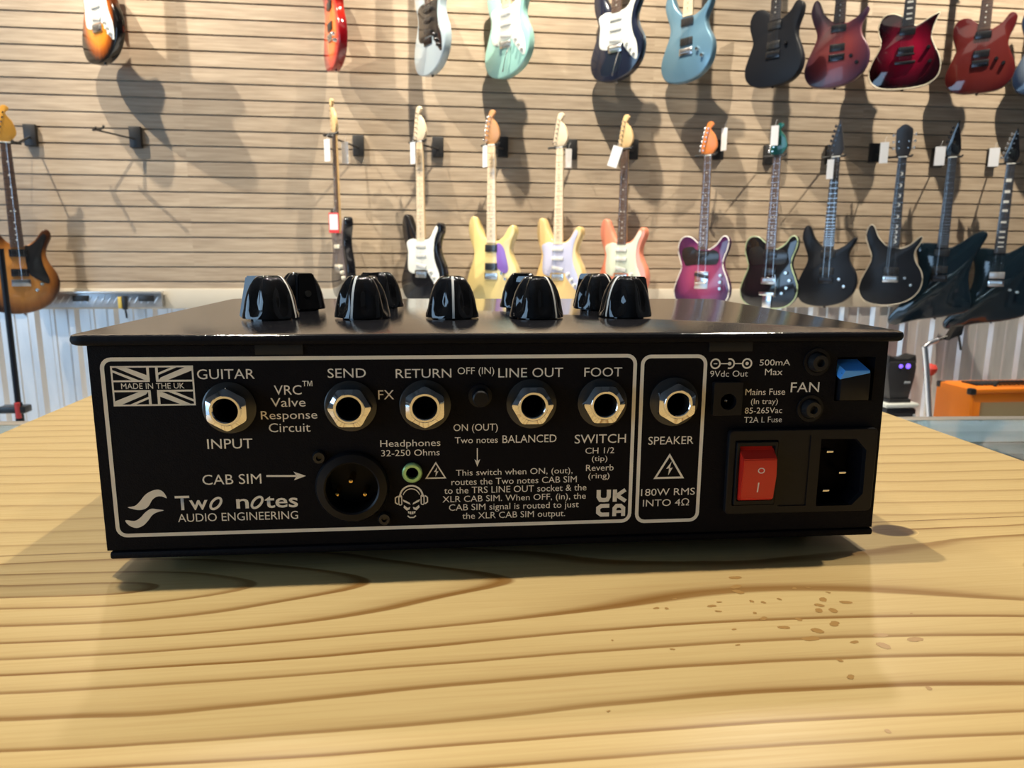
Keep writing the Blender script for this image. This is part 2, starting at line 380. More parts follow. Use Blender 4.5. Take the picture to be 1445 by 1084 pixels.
# ================================================================== the amplifier
LW, LD = 250.0, 166.0
amp = thing('guitar_amplifier', 'black compact guitar amplifier head with rear sockets facing camera on pine slab', 'amplifier',
            (-.10116 + .9998 * .125 + .0201 * .083, .21532 - .0201 * .125 + .9998 * .083, CZ), -0.0201)
def L(u, w, v): return Vector(((u - 125) / 1000, (w - 83) / 1000, (v + 74.0) / 1000))
black = mat('black_powder_coat', (0.003, 0.003, 0.0055), 0.6, spec=.12, bump=.25, bscale=2500)
plast = mat('black_plastic', (0.007, 0.007, 0.009), 0.42, spec=.25)
matt = mat('dark_recess', (0.004, 0.004, 0.004), 0.7)
ink = mat('cream_ink', (0.90, 0.86, 0.76), 0.5)
chrome = mat('chrome', (0.86, 0.86, 0.87), 0.07, 1.0)
gold = mat('gold_plated', (0.85, 0.56, 0.18), 0.2, 1.0)
FLIP = Matrix(((1, 0, 0, 0), (0, 0, 1, 0), (0, -1, 0, 0), (0, 0, 0, 1)))
def uv_slab(pts, off0, off1, rnd=0):           # outline on the panel; off = mm in front of it
    q = [(L(u, 0, 0).x, L(0, 0, v).z) for u, v in pts]
    return MB().slab(q, L(0, 2 - off1, 0).y, L(0, 2 - off0, 0).y, rnd / 1000)
# lid
b = MB().slab([((u - 125) / 1000, (w - 83) / 1000) for u, w in rrect(-1.7, LW + 2.4, -1.2, LD, 5.0, 6)], 0, .0031, .0012)
bmesh.ops.transform(b.bm, matrix=Matrix.Translation((0, 0, .074)) @ FLIP, verts=b.bm.verts)
b.bm.normal_update()
for fc in b.bm.faces: fc.material_index = 0 if fc.normal.z > .9 else 1
b.obj('lid', lid_mat(), amp, more=(black,))
# body behind the panel, base plate, feet
b = MB().box(L(125, 88, -34.6), (.244, .150, .0630), .001); b.obj('chassis', black, amp)
b = MB().box(L(126, 83, -67.6), (.2445, .163, .0024), .0008); b.obj('base_plate', black, amp)
for u in (22, 228):
    for w_ in (22, 145): MB().lathe([(.0075, 0), (.008, .003), (.008, .0052)], 20, Matrix.Translation(L(u, w_, -74.0))).obj('rubber_foot', mat('rubber', (.01, .01, .01), .8), amp)
# the rear panel, with real holes
JX = [(41.9, 'pt'), (77.3, 'fl'), (99.65, 'pt'), (132.25, 'fl'), (154.5, 'fl'), (177.4, 'pt')]; JV = -22.0
panel = uv_slab([(3.0, -3.1), (247.4, -3.1), (248.0, -66.2), (3.0, -66.2)], -11, 0, .4).obj('rear_panel', black, amp, smooth=20)
def hole(mb, pts, d):
    q = [(L(u, 0, 0).x, L(0, 0, v).z) for u, v in pts]; mb.slab(q, L(0, 0, 0).y, L(0, 2 + d, 0).y)
def disc(u, v, r, n=28, sx=1.0): return [(u + r * sx * math.cos(2 * PI * k / n), v + r * math.sin(2 * PI * k / n)) for k in range(n)]
IEC = [(226.3, -34.6), (238.3, -34.8), (242.0, -38.6), (242.2, -53.4), (238.6, -57.3), (226.3, -57.3)]
cut = MB()
for u, _ in JX: hole(cut, disc(u, JV, 3.35), 9)
hole(cut, disc(77.0, -47.4, 8.0, 40), 8); hole(cut, IEC, 9); hole(cut, [(230.6, -8.3), (243.4, -8.3), (243.4, -22.6), (230.6, -22.6)], 5)
hole(cut, disc(194.6, -22.0, 2.7), 7); hole(cut, disc(95.35, -43.3, 1.75), 7)
def boolean(o, cmb):
    c = cmb.obj('cutter', black, smooth=0)
    bpy.context.view_layer.update()
    c.matrix_world = o.matrix_world.copy()
    md = o.modifiers.new('cut', 'BOOLEAN'); md.operation = 'DIFFERENCE'; md.solver = 'EXACT'; md.object = c
    bpy.context.view_layer.update()
    me = bpy.data.meshes.new_from_object(o.evaluated_get(bpy.context.evaluated_depsgraph_get()))
    o.modifiers.clear(); o.data = me; bpy.data.objects.remove(c)
    me.polygons.foreach_set('use_smooth', [True] * len(me.polygons)); me.set_sharp_from_angle(angle=math.radians(20))
boolean(panel, cut)

class Flat:
    """ink printed on the panel: flat shapes in panel millimetres"""
    def __init__(s, off=.06): s.b = MB(); s.off = off
    def poly(s, pts):
        s.b.face([s.b.bm.verts.new(L(u, 2 - s.off, v)) for u, v in pts]); return s
    def stroke(s, pts, wd, closed=False):
        P = [Vector(p) for p in pts]; n = len(P); lr = []
        for i in range(n):
            a = P[i] - P[i - 1] if (closed or i > 0) else P[1] - P[0]
            c = P[(i + 1) % n] - P[i] if (closed or i < n - 1) else P[i] - P[i - 1]
            a.normalize(); c.normalize(); t = (a + c)
            t = t.normalized() if t.length > 1e-4 else a
            k = wd / 2 / max(.4, t.dot(a)); nn = Vector((-t.y, t.x)) * k
            lr.append((s.b.bm.verts.new(L(P[i].x + nn.x, 2 - s.off, P[i].y + nn.y)), s.b.bm.verts.new(L(P[i].x - nn.x, 2 - s.off, P[i].y - nn.y))))
        for i in range(n if closed else n - 1):
            j = (i + 1) % n; s.b.face((lr[i][0], lr[j][0], lr[j][1], lr[i][1]))
        return s
    def ring(s, u, v, r, wd, n=28): return s.stroke(disc(u, v, r, n), wd, True)
    def obj(s, name, label=None, m=None): return s.b.obj(name, m or ink, panel, smooth=0, label=label)

def text(body, u0, u1, v, caph, bold=0.0, shear=0.0):
    c = bpy.data.curves.new('text', 'FONT'); c.body = body; c.size = 1.0; c.offset = bold; c.shear = shear; c.resolution_u = 3
    o = bpy.data.objects.new('text', c); me = bpy.data.meshes.new_from_object(o)
    xs = [q.co.x for q in me.vertices]; x0, x1 = min(xs), max(xs)
    sx = (u1 - u0) / (x1 - x0); sy = caph / 0.729
    for q in me.vertices: q.co = L(u0 + (q.co.x - x0) * sx, 2 - .06, v + (q.co.y * sy))
    me.name = 'lettering'; me.materials.append(ink)
    t = bpy.data.objects.new('lettering', me); COL.objects.link(t); t.parent = panel
    bpy.data.objects.remove(o); bpy.data.curves.remove(c); return t
TEXTS = [
    ('GUITAR', 33.15, 49.6, -13.4, 3.11),
    ('INPUT', 34.63, 47.81, -34.68, 3.23),
    ('VRC', 54.94, 62.99, -18.36, 3.02),
    ('™', 63.3, 66.21, -16.16, 2.04),
    ('Valve', 53.79, 63.95, -22.04, 2.86),
    ('Response', 50.72, 67.25, -25.82, 2.69),
    ('Circuit', 52.8, 65.05, -29.83, 2.92),
    ('CAB SIM', 32.43, 49.77, -45.84, 3.31),
    ('Two notes*', 24.04, 60.3, -53.59, 4.64),
    ('AUDIO ENGINEERING', 24.45, 60.12, -57.47, 2.73),
    ('MADE IN THE UK', 11.58, 29.35, -16.1, 1.76),
    ('SEND', 70.79, 82.08, -13.38, 2.97),
    ('RETURN', 90.93, 107.68, -13.65, 2.91),
    ('OFF (IN)', 109.56, 120.73, -12.67, 2.23),
    ('LINE OUT', 121.99, 142.03, -13.79, 3.07),
    ('FOOT', 148.67, 160.58, -13.82, 3.03),
    ('FX', 85.54, 90.29, -20.19, 3.04),
    ('ON (OUT)', 108.16, 121.87, -30.44, 2.30),
    ('Two notes', 108.57, 121.88, -34.39, 2.11),
    ('BALANCED', 123.34, 140.34, -34.52, 2.60),
    ('SWITCH', 146.12, 162.58, -35.14, 3.02),
    ('CH 1/2', 149.62, 158.91, -38.52, 2.06),
    ('(tip)', 151.76, 156.79, -40.99, 1.80),
    ('Reverb', 149.97, 158.89, -44.22, 2.18),
    ('(ring)', 150.77, 157.66, -46.73, 1.89),
    ('Headphones', 85.76, 104.1, -35.05, 2.25),
    ('32-250 Ohms', 85.96, 103.83, -38.06, 2.10),
    ('This switch when ON, (out),', 108.79, 145.69, -44.81, 2.04),
    ('routes the Two notes CAB SIM', 107.38, 147.08, -47.84, 2.17),
    ('to the TRS LINE OUT socket & the', 105.1, 150.27, -50.63, 2.25),
    ('XLR CAB SIM. When OFF, (in), the', 104.56, 150.15, -53.41, 2.11),
    ('CAB SIM signal is routed to just', 106.53, 147.94, -56.22, 2.20),
    ('the XLR CAB SIM output.', 110.72, 143.59, -59.08, 2.18),
    ('SPEAKER', 169.84, 184.63, -35.98, 2.73),
    ('180W RMS', 168.16, 186.0, -53.01, 2.47),
    ('INTO 4Ω', 168.91, 184.25, -56.6, 2.41),
    ('9Vdc Out', 188.86, 201.19, -14.29, 2.07),
    ('500mA', 204.81, 214.89, -10.79, 2.02),
    ('Max', 206.76, 212.62, -13.89, 2.17),
    ('Mains Fuse', 200.8, 213.95, -20.31, 2.16),
    ('(In tray)', 202.82, 211.76, -23.22, 1.85),
    ('85-265Vac', 201.01, 213.45, -26.31, 2.03),
    ('T2A L Fuse', 200.96, 213.59, -29.34, 2.03),
    ('FAN', 215.72, 225.25, -19.55, 3.42),
]

for s, a, b_, v, h in TEXTS:
    if s == '\u2122': text(s, a, b_, v - 1.0, 3.0)
    elif s == 'Two notes*':
        for wd, p, q, ob in (('Tw', 24.0, 33.5, False), ('n', 41.9, 45.6, False), ('tes', 50.4, 60.3, False)): text(wd, p, q, v, h, .014)
        f = Flat()
        for cu in (35.9, 48.1): f.stroke([(cu + .62 * (2.2 * math.cos(a)) + .9 * math.sin(a) * .95, v + 1.75 + 1.75 * math.sin(a)) for a in [2 * PI * k / 28 for k in range(28)]], .75, True)
        f.obj('lettering')
    else: text(s, a, b_, v, h)
f = Flat().stroke(rrect(6.75, 164.65, -61.3, -7.35, 2.6), 1.15, True); f.obj('outline_frame', 'large rounded cream outline')
f = Flat().stroke(rrect(167.0, 187.2, -61.65, -7.65, 2.6), 1.15, True); f.obj('outline_frame', 'narrow rounded cream outline around speaker socket')
# union flag
f = Flat(); FX = lambda a: 9.25 + a * 22.7; FV = lambda c: -9.55 - c * 11.45
f.stroke([(FX(0), FV(0)), (FX(1), FV(0)), (FX(1), FV(1)), (FX(0), FV(1))], .5, True)
for a, c0, c1 in ((.445, 0, .36), (.555, 0, .36), (.445, .64, 1), (.555, .64, 1)): f.stroke([(FX(a), FV(c0)), (FX(a), FV(c1))], .75)
for c, a0, a1 in ((.37, 0, .46), (.37, .54, 1), (.63, 0, .46), (.63, .54, 1)): f.stroke([(FX(a0), FV(c)), (FX(a1), FV(c))], .55)
for sx in (0, 1):
    for sz in (0, 1):
        q = lambda a, c: (FX(a if not sx else 1 - a), FV(c if not sz else 1 - c))
        f.poly([q(.03, .0), q(.16, .0), q(.43, .22), q(.43, .34), q(.40, .345)] if sx == sz else [q(.0, .02), q(.07, .0), q(.40, .28), q(.43, .355), q(.33, .36), q(.0, .10)])
        f.poly([q(.0, .07), q(.0, .13), q(.24, .35), q(.33, .35)] if sx == sz else [q(.17, .0), q(.24, .0), q(.43, .16), q(.43, .22)])
f.obj('union_flag_print')
f = Flat()
f.poly(smooth_loop([(10.19, -52.37), (12.19, -52.0), (13.72, -50.74), (15.48, -48.62), (17.39, -47.43), (19.41, -46.99), (20.87, -47.83), (21.74, -49.78), (20.38, -49.2), (18.84, -49.24), (17.45, -50.22), (16.33, -52.05), (14.94, -53.07), (12.94, -53.26)], 3))
f.poly(smooth_loop([(20.59, -53.6), (18.62, -53.2), (16.9, -53.0), (15.15, -54.07), (13.59, -55.71), (11.8, -56.72), (9.17, -56.39), (10.09, -58.1), (12.18, -58.98), (14.23, -58.23), (15.78, -56.71), (17.06, -55.06), (18.55, -54.17)], 3))
f.obj('swoosh_logo')
f = Flat().stroke([(51.3, -43.5), (60.2, -43.7)], .6).poly([(63.1, -43.75), (59.4, -42.3), (60.3, -43.7), (59.4, -45.1)]); f.obj('arrow')
f = Flat().stroke([(115.52, -36.0), (115.5, -40.4)], .35).poly([(115.5, -42.0), (114.6, -39.6), (115.5, -40.2), (116.4, -39.6)]); f.obj('arrow')
# UK CA mark in heavy strokes
f = Flat()
f.stroke([(154.3, -50.6), (154.3, -53.0), (154.9, -53.95), (156.0, -54.05), (157.1, -53.95), (157.6, -53.0), (157.6, -50.6)], 1.35)
f.stroke([(159.6, -50.6), (159.6, -54.7)], 1.35).stroke([(163.0, -50.75), (160.3, -52.6), (163.2, -54.6)], 1.25)
f.stroke([(157.9, -56.0), (155.3, -56.0), (154.3, -56.7), (154.3, -58.2), (155.3, -58.95), (157.9, -58.95)], 1.35)
f.stroke([(159.6, -59.6), (159.6, -56.9), (160.3, -56.1), (161.6, -56.1), (162.5, -56.9), (162.5, -59.6)], 1.3).stroke([(159.6, -58.1), (162.5, -58.1)], .9)
f.obj('conformity_mark')
for (x0, xm, x1, vt, vb, wd) in ((99.6, 102.6, 105.5, -40.5, -45.4, .42), (172.6, 177.05, 181.6, -39.6, -47.1, .65)):
    f = Flat().stroke([(x0, vb), (xm, vt), (x1, vb)], wd, True); hh = vt - vb
    f.poly([(xm + .1 * hh, vt - .27 * hh), (xm - .13 * hh, vt - .60 * hh), (xm, vt - .58 * hh), (xm - .03 * hh, vt - .9 * hh), (xm + .16 * hh, vt - .55 * hh), (xm + .03 * hh, vt - .57 * hh)])
    f.obj('warning_triangle')
# skull with headphones
f = Flat(); cu, cv = 94.9, -52.0
f.stroke([(cu + 3.55 * math.cos(a), cv + .6 + 3.7 * math.sin(a)) for a in [PI * k / 16 for k in range(17)]], .55)
f.stroke([(cu + 2.75 * math.cos(a), cv + .2 + 3.1 * math.sin(a)) for a in [PI * (.12 + .76 * k / 12) for k in range(13)]], .28)
for s in (-1, 1):
    f.stroke(rrect(*sorted((cu + s * 3.0, cu + s * 3.9)), cv - 1.9, cv + 1.2, .4), .35, True)
    f.stroke([(cu + s * 4.2, cv + 1.0), (cu + s * 4.95, cv + .4), (cu + s * 4.95, cv - 1.1), (cu + s * 4.2, cv - 1.7)], .4)
    f.poly([(cu + s * .3, cv - 1.9), (cu + s * 2.4, cv - .9), (cu + s * 2.7, cv - .1), (cu + s * 1.6, cv - .6), (cu + s * .5, cv - 1.3)])
    f.poly([(cu + s * .4, cv - 2.6), (cu + s * 1.2, cv - 2.9), (cu + s * 2.3, cv - 2.0), (cu + s * 2.5, cv - 2.8), (cu + s * 1.5, cv - 3.8), (cu + s * .6, cv - 3.4)])
    for k in (0, 1): f.poly([(cu + s * (.1 + .62 * k), cv - 4.1), (cu + s * (.6 + .6 * k), cv - 4.1 + .12 * k), (cu + s * (.55 + .55 * k), cv - 5.0 + .3 * k), (cu + s * (.1 + .58 * k), cv - 5.1 + .25 * k)])
f.stroke([(cu - 1.3, cv - 5.5), (cu - .6, cv - 6.1), (cu + .6, cv - 6.1), (cu + 1.3, cv - 5.5)], .4)
f.obj('skull_print', 'skull wearing headphones')
# polarity symbol
f = Flat().ring(190.4, -10.1, 1.45, .5).ring(200.7, -10.1, 1.45, .5)
f.stroke([(195.0 + 1.5 * math.cos(a), -10.1 + 1.5 * math.sin(a)) for a in [PI * (-.6 + 1.2 * k / 12) for k in range(13)]], .5)
f.stroke([(191.9, -10.1), (195.0, -10.1)], .35).stroke([(196.5, -10.1), (199.2, -10.1)], .35).stroke([(189.8, -10.1), (191.0, -10.1)], .35).poly(disc(195.0, -10.1, .6, 12)).poly(disc(200.7, -10.1, .55, 12))
f.obj('polarity_symbol')

# jack sockets
def pm(u, v, off): return Matrix.Translation(L(u, 2 - off, v)) @ Matrix.Rotation(PI / 2, 4, 'X')   # +Z comes out of the panel
def hexlathe(u, v, off0, off1, R, r, rot0):
    b = MB(); n = 48; M = pm(u, v, 0)
    def hx(a): 
        t = ((a - rot0) % (PI / 3)) - PI / 6; return R * math.cos(PI / 6) / math.cos(t)
    lev = []
    for rad, h in (('h', off0), ('h', off0 + 2.5), ('c', off0 + 3.0), (r + 1.15, off0 + 3.55), (r + .95, off0 + 3.5), (r + .85, off0 + 4.3), (r + .25, off0 + 4.3), (r, off0 + 4.0), (r, off0)):
        ring = []
        for i in range(n):
            a = 2 * PI * i / n
            q = hx(a) if rad == 'h' else (min(hx(a), R * .965) if rad == 'c' else rad)
            ring.append(b.bm.verts.new(M @ Vector((q / 1000 * math.cos(a), q / 1000 * math.sin(a), h / 1000))))
        lev.append(ring)
    for A, B in zip(lev, lev[1:]):
        for i in range(n): b.face((A[i], A[(i + 1) % n], B[(i + 1) % n], B[i]))
    return b
for (u, kind), nm in zip(JX, ('guitar input', 'send', 'return', 'line out', 'foot switch', 'speaker')):
    M = pm(u, JV, 0)
    j = MB().lathe([(.0036, 0), (.0078, 0), (.0078, .0007), (.0070, .0011), (.0036, .0011)], 40, M, caps=False).obj('jack_socket', mat('washer_black', (.03, .03, .03), .22), amp, label=nm + ' jack socket with black washer')
    hexlathe(u, JV, 1.0, 4.6, 6.6, 3.5, PI / 2 if kind == 'pt' else 0).obj('hex_nut', chrome, j, smooth=25)
    MB().lathe([(.0034, .0045), (.0034, -.0088), (.0001, -.0088)], 28, M, caps=False).obj('socket_barrel', matt, j)
# three pin socket
M = pm(77.0, -47.4, 0)
x = MB().lathe([(.0079, -.0078), (.0079, .0022), (.0084, .0026), (.0106, .0020), (.0112, .0010), (.0112, 0)], 48, M, caps=False).obj('xlr_socket', plast, amp)
for u, v in ((76.4, -46.0), (72.0, -50.3), (80.6, -50.4)):
    MB().lathe([(.0010, -.0079), (.0010, -.0014), (.0006, -.0006), (.00005, -.0004)], 12, pm(u, v, 0)).obj('pin', gold, x)
MB().lathe([(.0079, -.0078), (.0001, -.0078)], 40, M, caps=False).obj('pin_insulator', matt, x)
def screw(u, v, r, hgt, parent, slot=True):
    s_ = MB().lathe([(r, 0), (r, hgt * .4), (r * .8, hgt), (r * .42, hgt), (r * .38, hgt * .35), (r * .001, hgt * .35)], 24, pm(u, v, 0)).obj('screw', mat('black_screw', (.03, .03, .032), .3, .5), parent)
    return s_
for u, v in ((67.4, -37.8), (86.5, -58.0)): screw(u, v, .0021, .0016, amp)
for u, v in ((223.6, -9.8), (222.6, -24.9)):
    s_ = screw(u, v, .0031, .0028, amp)
    MB().lathe([(.0034, 0), (.0044, 0), (.0044, .0006), (.0034, .0006)], 24, pm(u, v, 0), caps=False).obj('washer', plast, s_)
b = MB().lathe([(.0036, 0), (.0036, .0008), (.0025, .0010), (.0025, .0052), (.0021, .0056), (.0001, .0056)], 28, pm(116.4, -19.4, 0)); b.obj('push_button', plast, amp)
hp = MB().lathe([(.0031, 0), (.0031, .0012), (.0027, .0016), (.0019, .0016), (.0018, -.006)], 32, pm(95.35, -43.3, 0), caps=False).obj('headphone_socket', mat('green_tinted_metal', (.42, .70, .30), .25, .35), amp, label='pale green ringed headphone socket')
MB().lathe([(.00185, -.006), (.0001, -.006)], 24, pm(95.35, -43.3, 0), caps=False).obj('socket_barrel', matt, hp)
d = uv_slab(rrect(189.7, 199.2, -26.4, -15.7, .5), 0, 2.0, .2).obj('power_socket', plast, amp, label='square black nine volt socket')
c = MB(); hole(c, disc(194.6, -22.0, 2.6), 5); 
bpy.context.view_layer.update()
boolean(d, c)
MB().lathe([(.0006, -.0068), (.0006, .0002), (.0001, .0006)], 12, pm(194.6, -22.0, 0)).obj('centre_pin', mat('steel', (.6, .6, .6), .25, 1.0), d)
# blue tab in its recess
t = uv_slab([(231.6, -13.2), (241.4, -13.2), (241.4, -22.2), (231.6, -22.2)], -4.5, 1.6, .3).obj('cooling_fan_connector', plast, amp, label='recessed connector with blue tab')
b = MB(); V = [b.bm.verts.new(L(u, 2 - o_, v)) for u, o_, v in ((231.2, -4, -9.6), (239.6, -4, -9.6), (240.6, 2.2, -12.4), (232.4, 2.2, -12.4), (231.0, -4, -13.2), (239.6, -4, -13.2), (240.6, 2.2, -13.2), (231.0, 1.8, -15.2))]
for q in ((0, 1, 2, 3), (0, 3, 7, 4), (3, 2, 6, 7), (1, 5, 6, 2), (4, 7, 6, 5), (0, 4, 5, 1)): b.face([V[i] for i in q])
b.obj('blue_tab', mat('blue_plastic', (.08, .38, 1.0), .35), t, smooth=0)
# mains inlet module
fr = uv_slab(rrect(195.6, 245.6, -59.4, -31.3, 1.6), 0, 2.2, .35).obj('mains_inlet', plast, amp, label='black mains inlet with red rocker switch')
c = MB()
q = [(L(u, 0, 0).x, L(0, 0, v).z) for u, v in IEC]; c.slab(q, L(0, -5, 0).y, L(0, 6, 0).y)
q = [(L(u, 0, 0).x, L(0, 0, v).z) for u, v in rrect(197.6, 212.0, -56.4, -34.6, .4)]; c.slab(q, L(0, -5, 0).y, L(0, 1.0, 0).y)
q = [(L(u, 0, 0).x, L(0, 0, v).z) for u, v in rrect(213.3, 222.8, -57.0, -33.2, .3)]; c.slab(q, L(0, -5, 0).y, L(0, .25, 0).y)
boolean(fr, c)
for u, v, sx, sz in ((231.4, -39.7, 2.3, .9), (236.4, -47.0, 2.6, .9), (231.2, -53.1, 2.3, .9)):
    MB().box(L(u, 6.8, v), (sx / 1000, .008, sz / 1000), .0002).obj('contact_blade', chrome, fr)
uv_slab(rrect(213.6, 222.5, -56.7, -33.5, .4), .2, 1.55, .2).obj('fuse_drawer', plast, fr)
bz = Flat(0); bz.b = MB()
bz = uv_slab(rrect(198.0, 211.6, -56.0, -35.0, .5), .9, 3.0, .25).obj('switch_bezel', plast, fr)
c = MB(); q = [(L(u, 0, 0).x, L(0, 0, v).z) for u, v in rrect(198.9, 210.7, -54.6, -36.3, .3)]; c.slab(q, L(0, -6, 0).y, L(0, .4, 0).y)
boolean(bz, c)
b = MB(); prof = [(1.6, -36.5), (2.1, -37.6), (5.6, -40.0), (5.9, -45.5), (4.6, -53.4), (3.6, -54.2), (1.6, -54.4)]
Aq = [b.bm.verts.new(L(199.2, 2 - o_, v)) for o_, v in prof]; Bq = [b.bm.verts.new(L(210.4, 2 - o_, v)) for o_, v in prof]
for i in range(len(prof)): b.face((Aq[i], Aq[(i + 1) % 7], Bq[(i + 1) % 7], Bq[i]))
b.face(Aq); b.face(Bq[::-1])
bmesh.ops.bevel(b.bm, geom=b.bm.edges[:], offset=.00025, segments=2, affect='EDGES')
rk = b.obj('rocker', mat('red_plastic', (.62, .022, .012), .28), fr, smooth=30)
def rk_off(v): return 5.6 + (5.9 - 5.6) * (-40.0 - v) / 5.5 if v > -45.5 else 5.9 - 1.3 * (-45.5 - v) / 7.9
mk = mat('white_mark', (.85, .80, .75), .5)
b = MB()
pts = [(205.2 + 1.15 * math.cos(2 * PI * k / 24), -43.6 + .95 * math.sin(2 * PI * k / 24)) for k in range(24)]; pin = [(205.2 + .8 * math.cos(2 * PI * k / 24), -43.6 + .62 * math.sin(2 * PI * k / 24)) for k in range(24)]
Aq = [b.bm.verts.new(L(u, 2 - rk_off(v) - .05, v)) for u, v in pts]; Bq = [b.bm.verts.new(L(u, 2 - rk_off(v) - .05, v)) for u, v in pin]
for k in range(24): b.face((Aq[k], Aq[(k + 1) % 24], Bq[(k + 1) % 24], Bq[k]))
b.face([b.bm.verts.new(L(u, 2 - rk_off(v) - .05, v)) for u, v in ((204.5, -47.6), (204.95, -47.6), (204.95, -51.0), (204.5, -51.0))])
b.obj('on_off_mark', mk, fr, smooth=0)
for u0_, u1_ in ((50.2, 64.0), (188.0, 202.0)):
    uv_slab([(u0_, -3.2), (u1_, -3.2), (u1_, -6.2), (u0_, -6.2)], 0, .5, .1).obj('lid_bracket', matt, amp)
for v, w_ in ((-12.0, 10), (-50.5, 10)):
    MB().lathe([(.0022, 0), (.0022, .0006), (.0012, .0014), (.0001, .0014)], 20, Matrix.Translation(L(3.0, w_ + 4, v)) @ Matrix.Rotation(-PI / 2, 4, 'Y')).obj('side_screw', mat('black_screw', (.03, .03, .032), .3, .5), amp)

# control knobs on the lid
gloss = mat('gloss_black_bakelite', (.008, .008, .009), .06, spec=.6)
def knob(u, w_, th):
    """fluted bell with a straight set-screw block on the side away from the pointer"""
    R = .0097; prof = [(1.03, 0), (1.03, .0010), (.99, .0030), (.93, .0060), (.84, .0090), (.72, .0115), (.59, .0133), (.48, .0144), (.38, .0147), (.28, .0142), (.004, .0140)]
    a0 = math.radians(th - 90)
    def fl(a, h):
        t = abs(((a - a0 + PI / 6) % (PI / 3)) - PI / 6) / (PI / 6)        # 0 on a ridge, 1 in a flute
        dep = .03 if h < .0011 else .19
        return 1 - dep * (max(0.0, t - .22) / .78) ** 1.3
    base = L(u, w_, .55)
    d = Vector((math.cos(a0), math.sin(a0), 0)); s_ = Vector((-d.y, d.x, 0)); up = Vector((0, 0, 1))
    kb = MB().lathe([(.0072, -.0006), (.0072, 0)] + [(r * R, h) for r, h in prof], 72, Matrix.Translation(base), rad=fl)
    bl = bmesh.new(); V = [bl.verts.new(base - d * r + s_ * k + up * h) for r, k, h in ((.001, -.0046, 0), (.001, .0046, 0), (.0104, .0046, 0), (.0104, -.0046, 0), (.001, -.0032, .0148), (.001, .0032, .0148), (.0078, .0032, .0146), (.0078, -.0032, .0146))]
    for q in ((0, 1, 2, 3), (4, 5, 6, 7), (0, 1, 5, 4), (1, 2, 6, 5), (2, 3, 7, 6), (3, 0, 4, 7)): bl.faces.new([V[k] for k in q])
    bmesh.ops.recalc_face_normals(bl, faces=bl.faces); bmesh.ops.bevel(bl, geom=bl.edges[:], offset=.0005, segments=2, affect='EDGES'); kb.join(bl)
    kb = kb.obj('control_knob', gloss, amp, smooth=40)
    n_ = (d * -.015 + up * .0022).normalized()
    MB().cyl(base - d * .0094 + up * .0065 - n_ * .001, base - d * .0094 + up * .0065 + n_ * .0002, .0013, 16).obj('set_screw', matt, kb)
    b = MB(); q = []
    for r, h in prof[:-2]:
        rr_ = r * R + .00012
        q.append((b.bm.verts.new(base + d * rr_ + s_ * .00042 + up * (h + .00008)), b.bm.verts.new(base + d * rr_ - s_ * .00042 + up * (h + .00008))))
    for A_, B_ in zip(q, q[1:]): b.face((A_[0], A_[1], B_[1], B_[0]))
    b.obj('pointer_line', mat('pointer_white', (.8, .8, .76), .4), kb)
for u, w_, th in ((44, 50.5, 68), (46.5, 92, -150), (76, 53, -16), (78.5, 104, 130), (108.7, 52.5, 2), (140, 101, 170), (140, 51.5, 38), (171.3, 91.5, 36), (174.5, 55.0, -58)):
    knob(u, w_, th)

# ================================================================== guitars on the wall
MM = 0.001
OUT = {
 'strat': [(-118, -348), (-137, -368), (-144, -415), (-134, -470), (-114, -520), (-113, -560), (-135, -620), (-156, -680), (-154, -735), (-120, -785), (-50, -806), (20, -802), (92, -776), (142, -725), (160, -665), (151, -610), (124, -560), (113, -520), (123, -478), (141, -440), (139, -408), (120, -396), (98, -415), (74, -450), (46, -470), (28, -474), (-28, -466), (-50, -448), (-74, -408), (-95, -362)],
 'super': [(-122, -356), (-137, -376), (-143, -420), (-128, -470), (-108, -520), (-108, -560), (-132, -620), (-154, -680), (-152, -735), (-118, -782), (-50, -800), (20, -797), (92, -773), (140, -725), (156, -665), (146, -610), (116, -560), (105, -520), (111, -490), (127, -460), (136, -432), (128, -422), (108, -440), (82, -466), (48, -484), (28, -486), (-28, -474), (-52, -456), (-82, -420), (-104, -368)],
 'tele': [(-28, -452), (-70, -420), (-112, -418), (-138, -446), (-143, -495), (-127, -548), (-119, -582), (-139, -640), (-158, -700), (-146, -760), (-92, -798), (0, -806), (92, -796), (146, -752), (159, -692), (141, -632), (118, -577), (119, -532), (137, -482), (142, -440), (128, -417), (106, -420), (80, -456), (46, -480), (28, -483)],
 'single': [(-28, -440), (-72, -418), (-116, -424), (-138, -462), (-136, -510), (-121, -550), (-127, -590), (-156, -650), (-168, -705), (-152, -755), (-100, -788), (0, -797), (100, -788), (152, -755), (168, -705), (158, -650), (128, -590), (112, -545), (118, -500), (130, -462), (140, -440), (133, -437), (104, -450), (72, -470), (46, -484), (28, -484)],
 'angular': [(-28, -462), (-95, -456), (-122, -470), (-128, -505), (-112, -579), (-118, -678), (-165, -778), (-225, -864), (-238, -904), (-222, -929), (-180, -924), (-80, -892), (40, -871), (140, -840), (163, -809), (165, -771), (148, -703), (140, -629), (156, -542), (192, -455), (205, -420), (196, -400), (172, -396), (140, -412), (95, -448), (50, -478), (28, -482)],
}
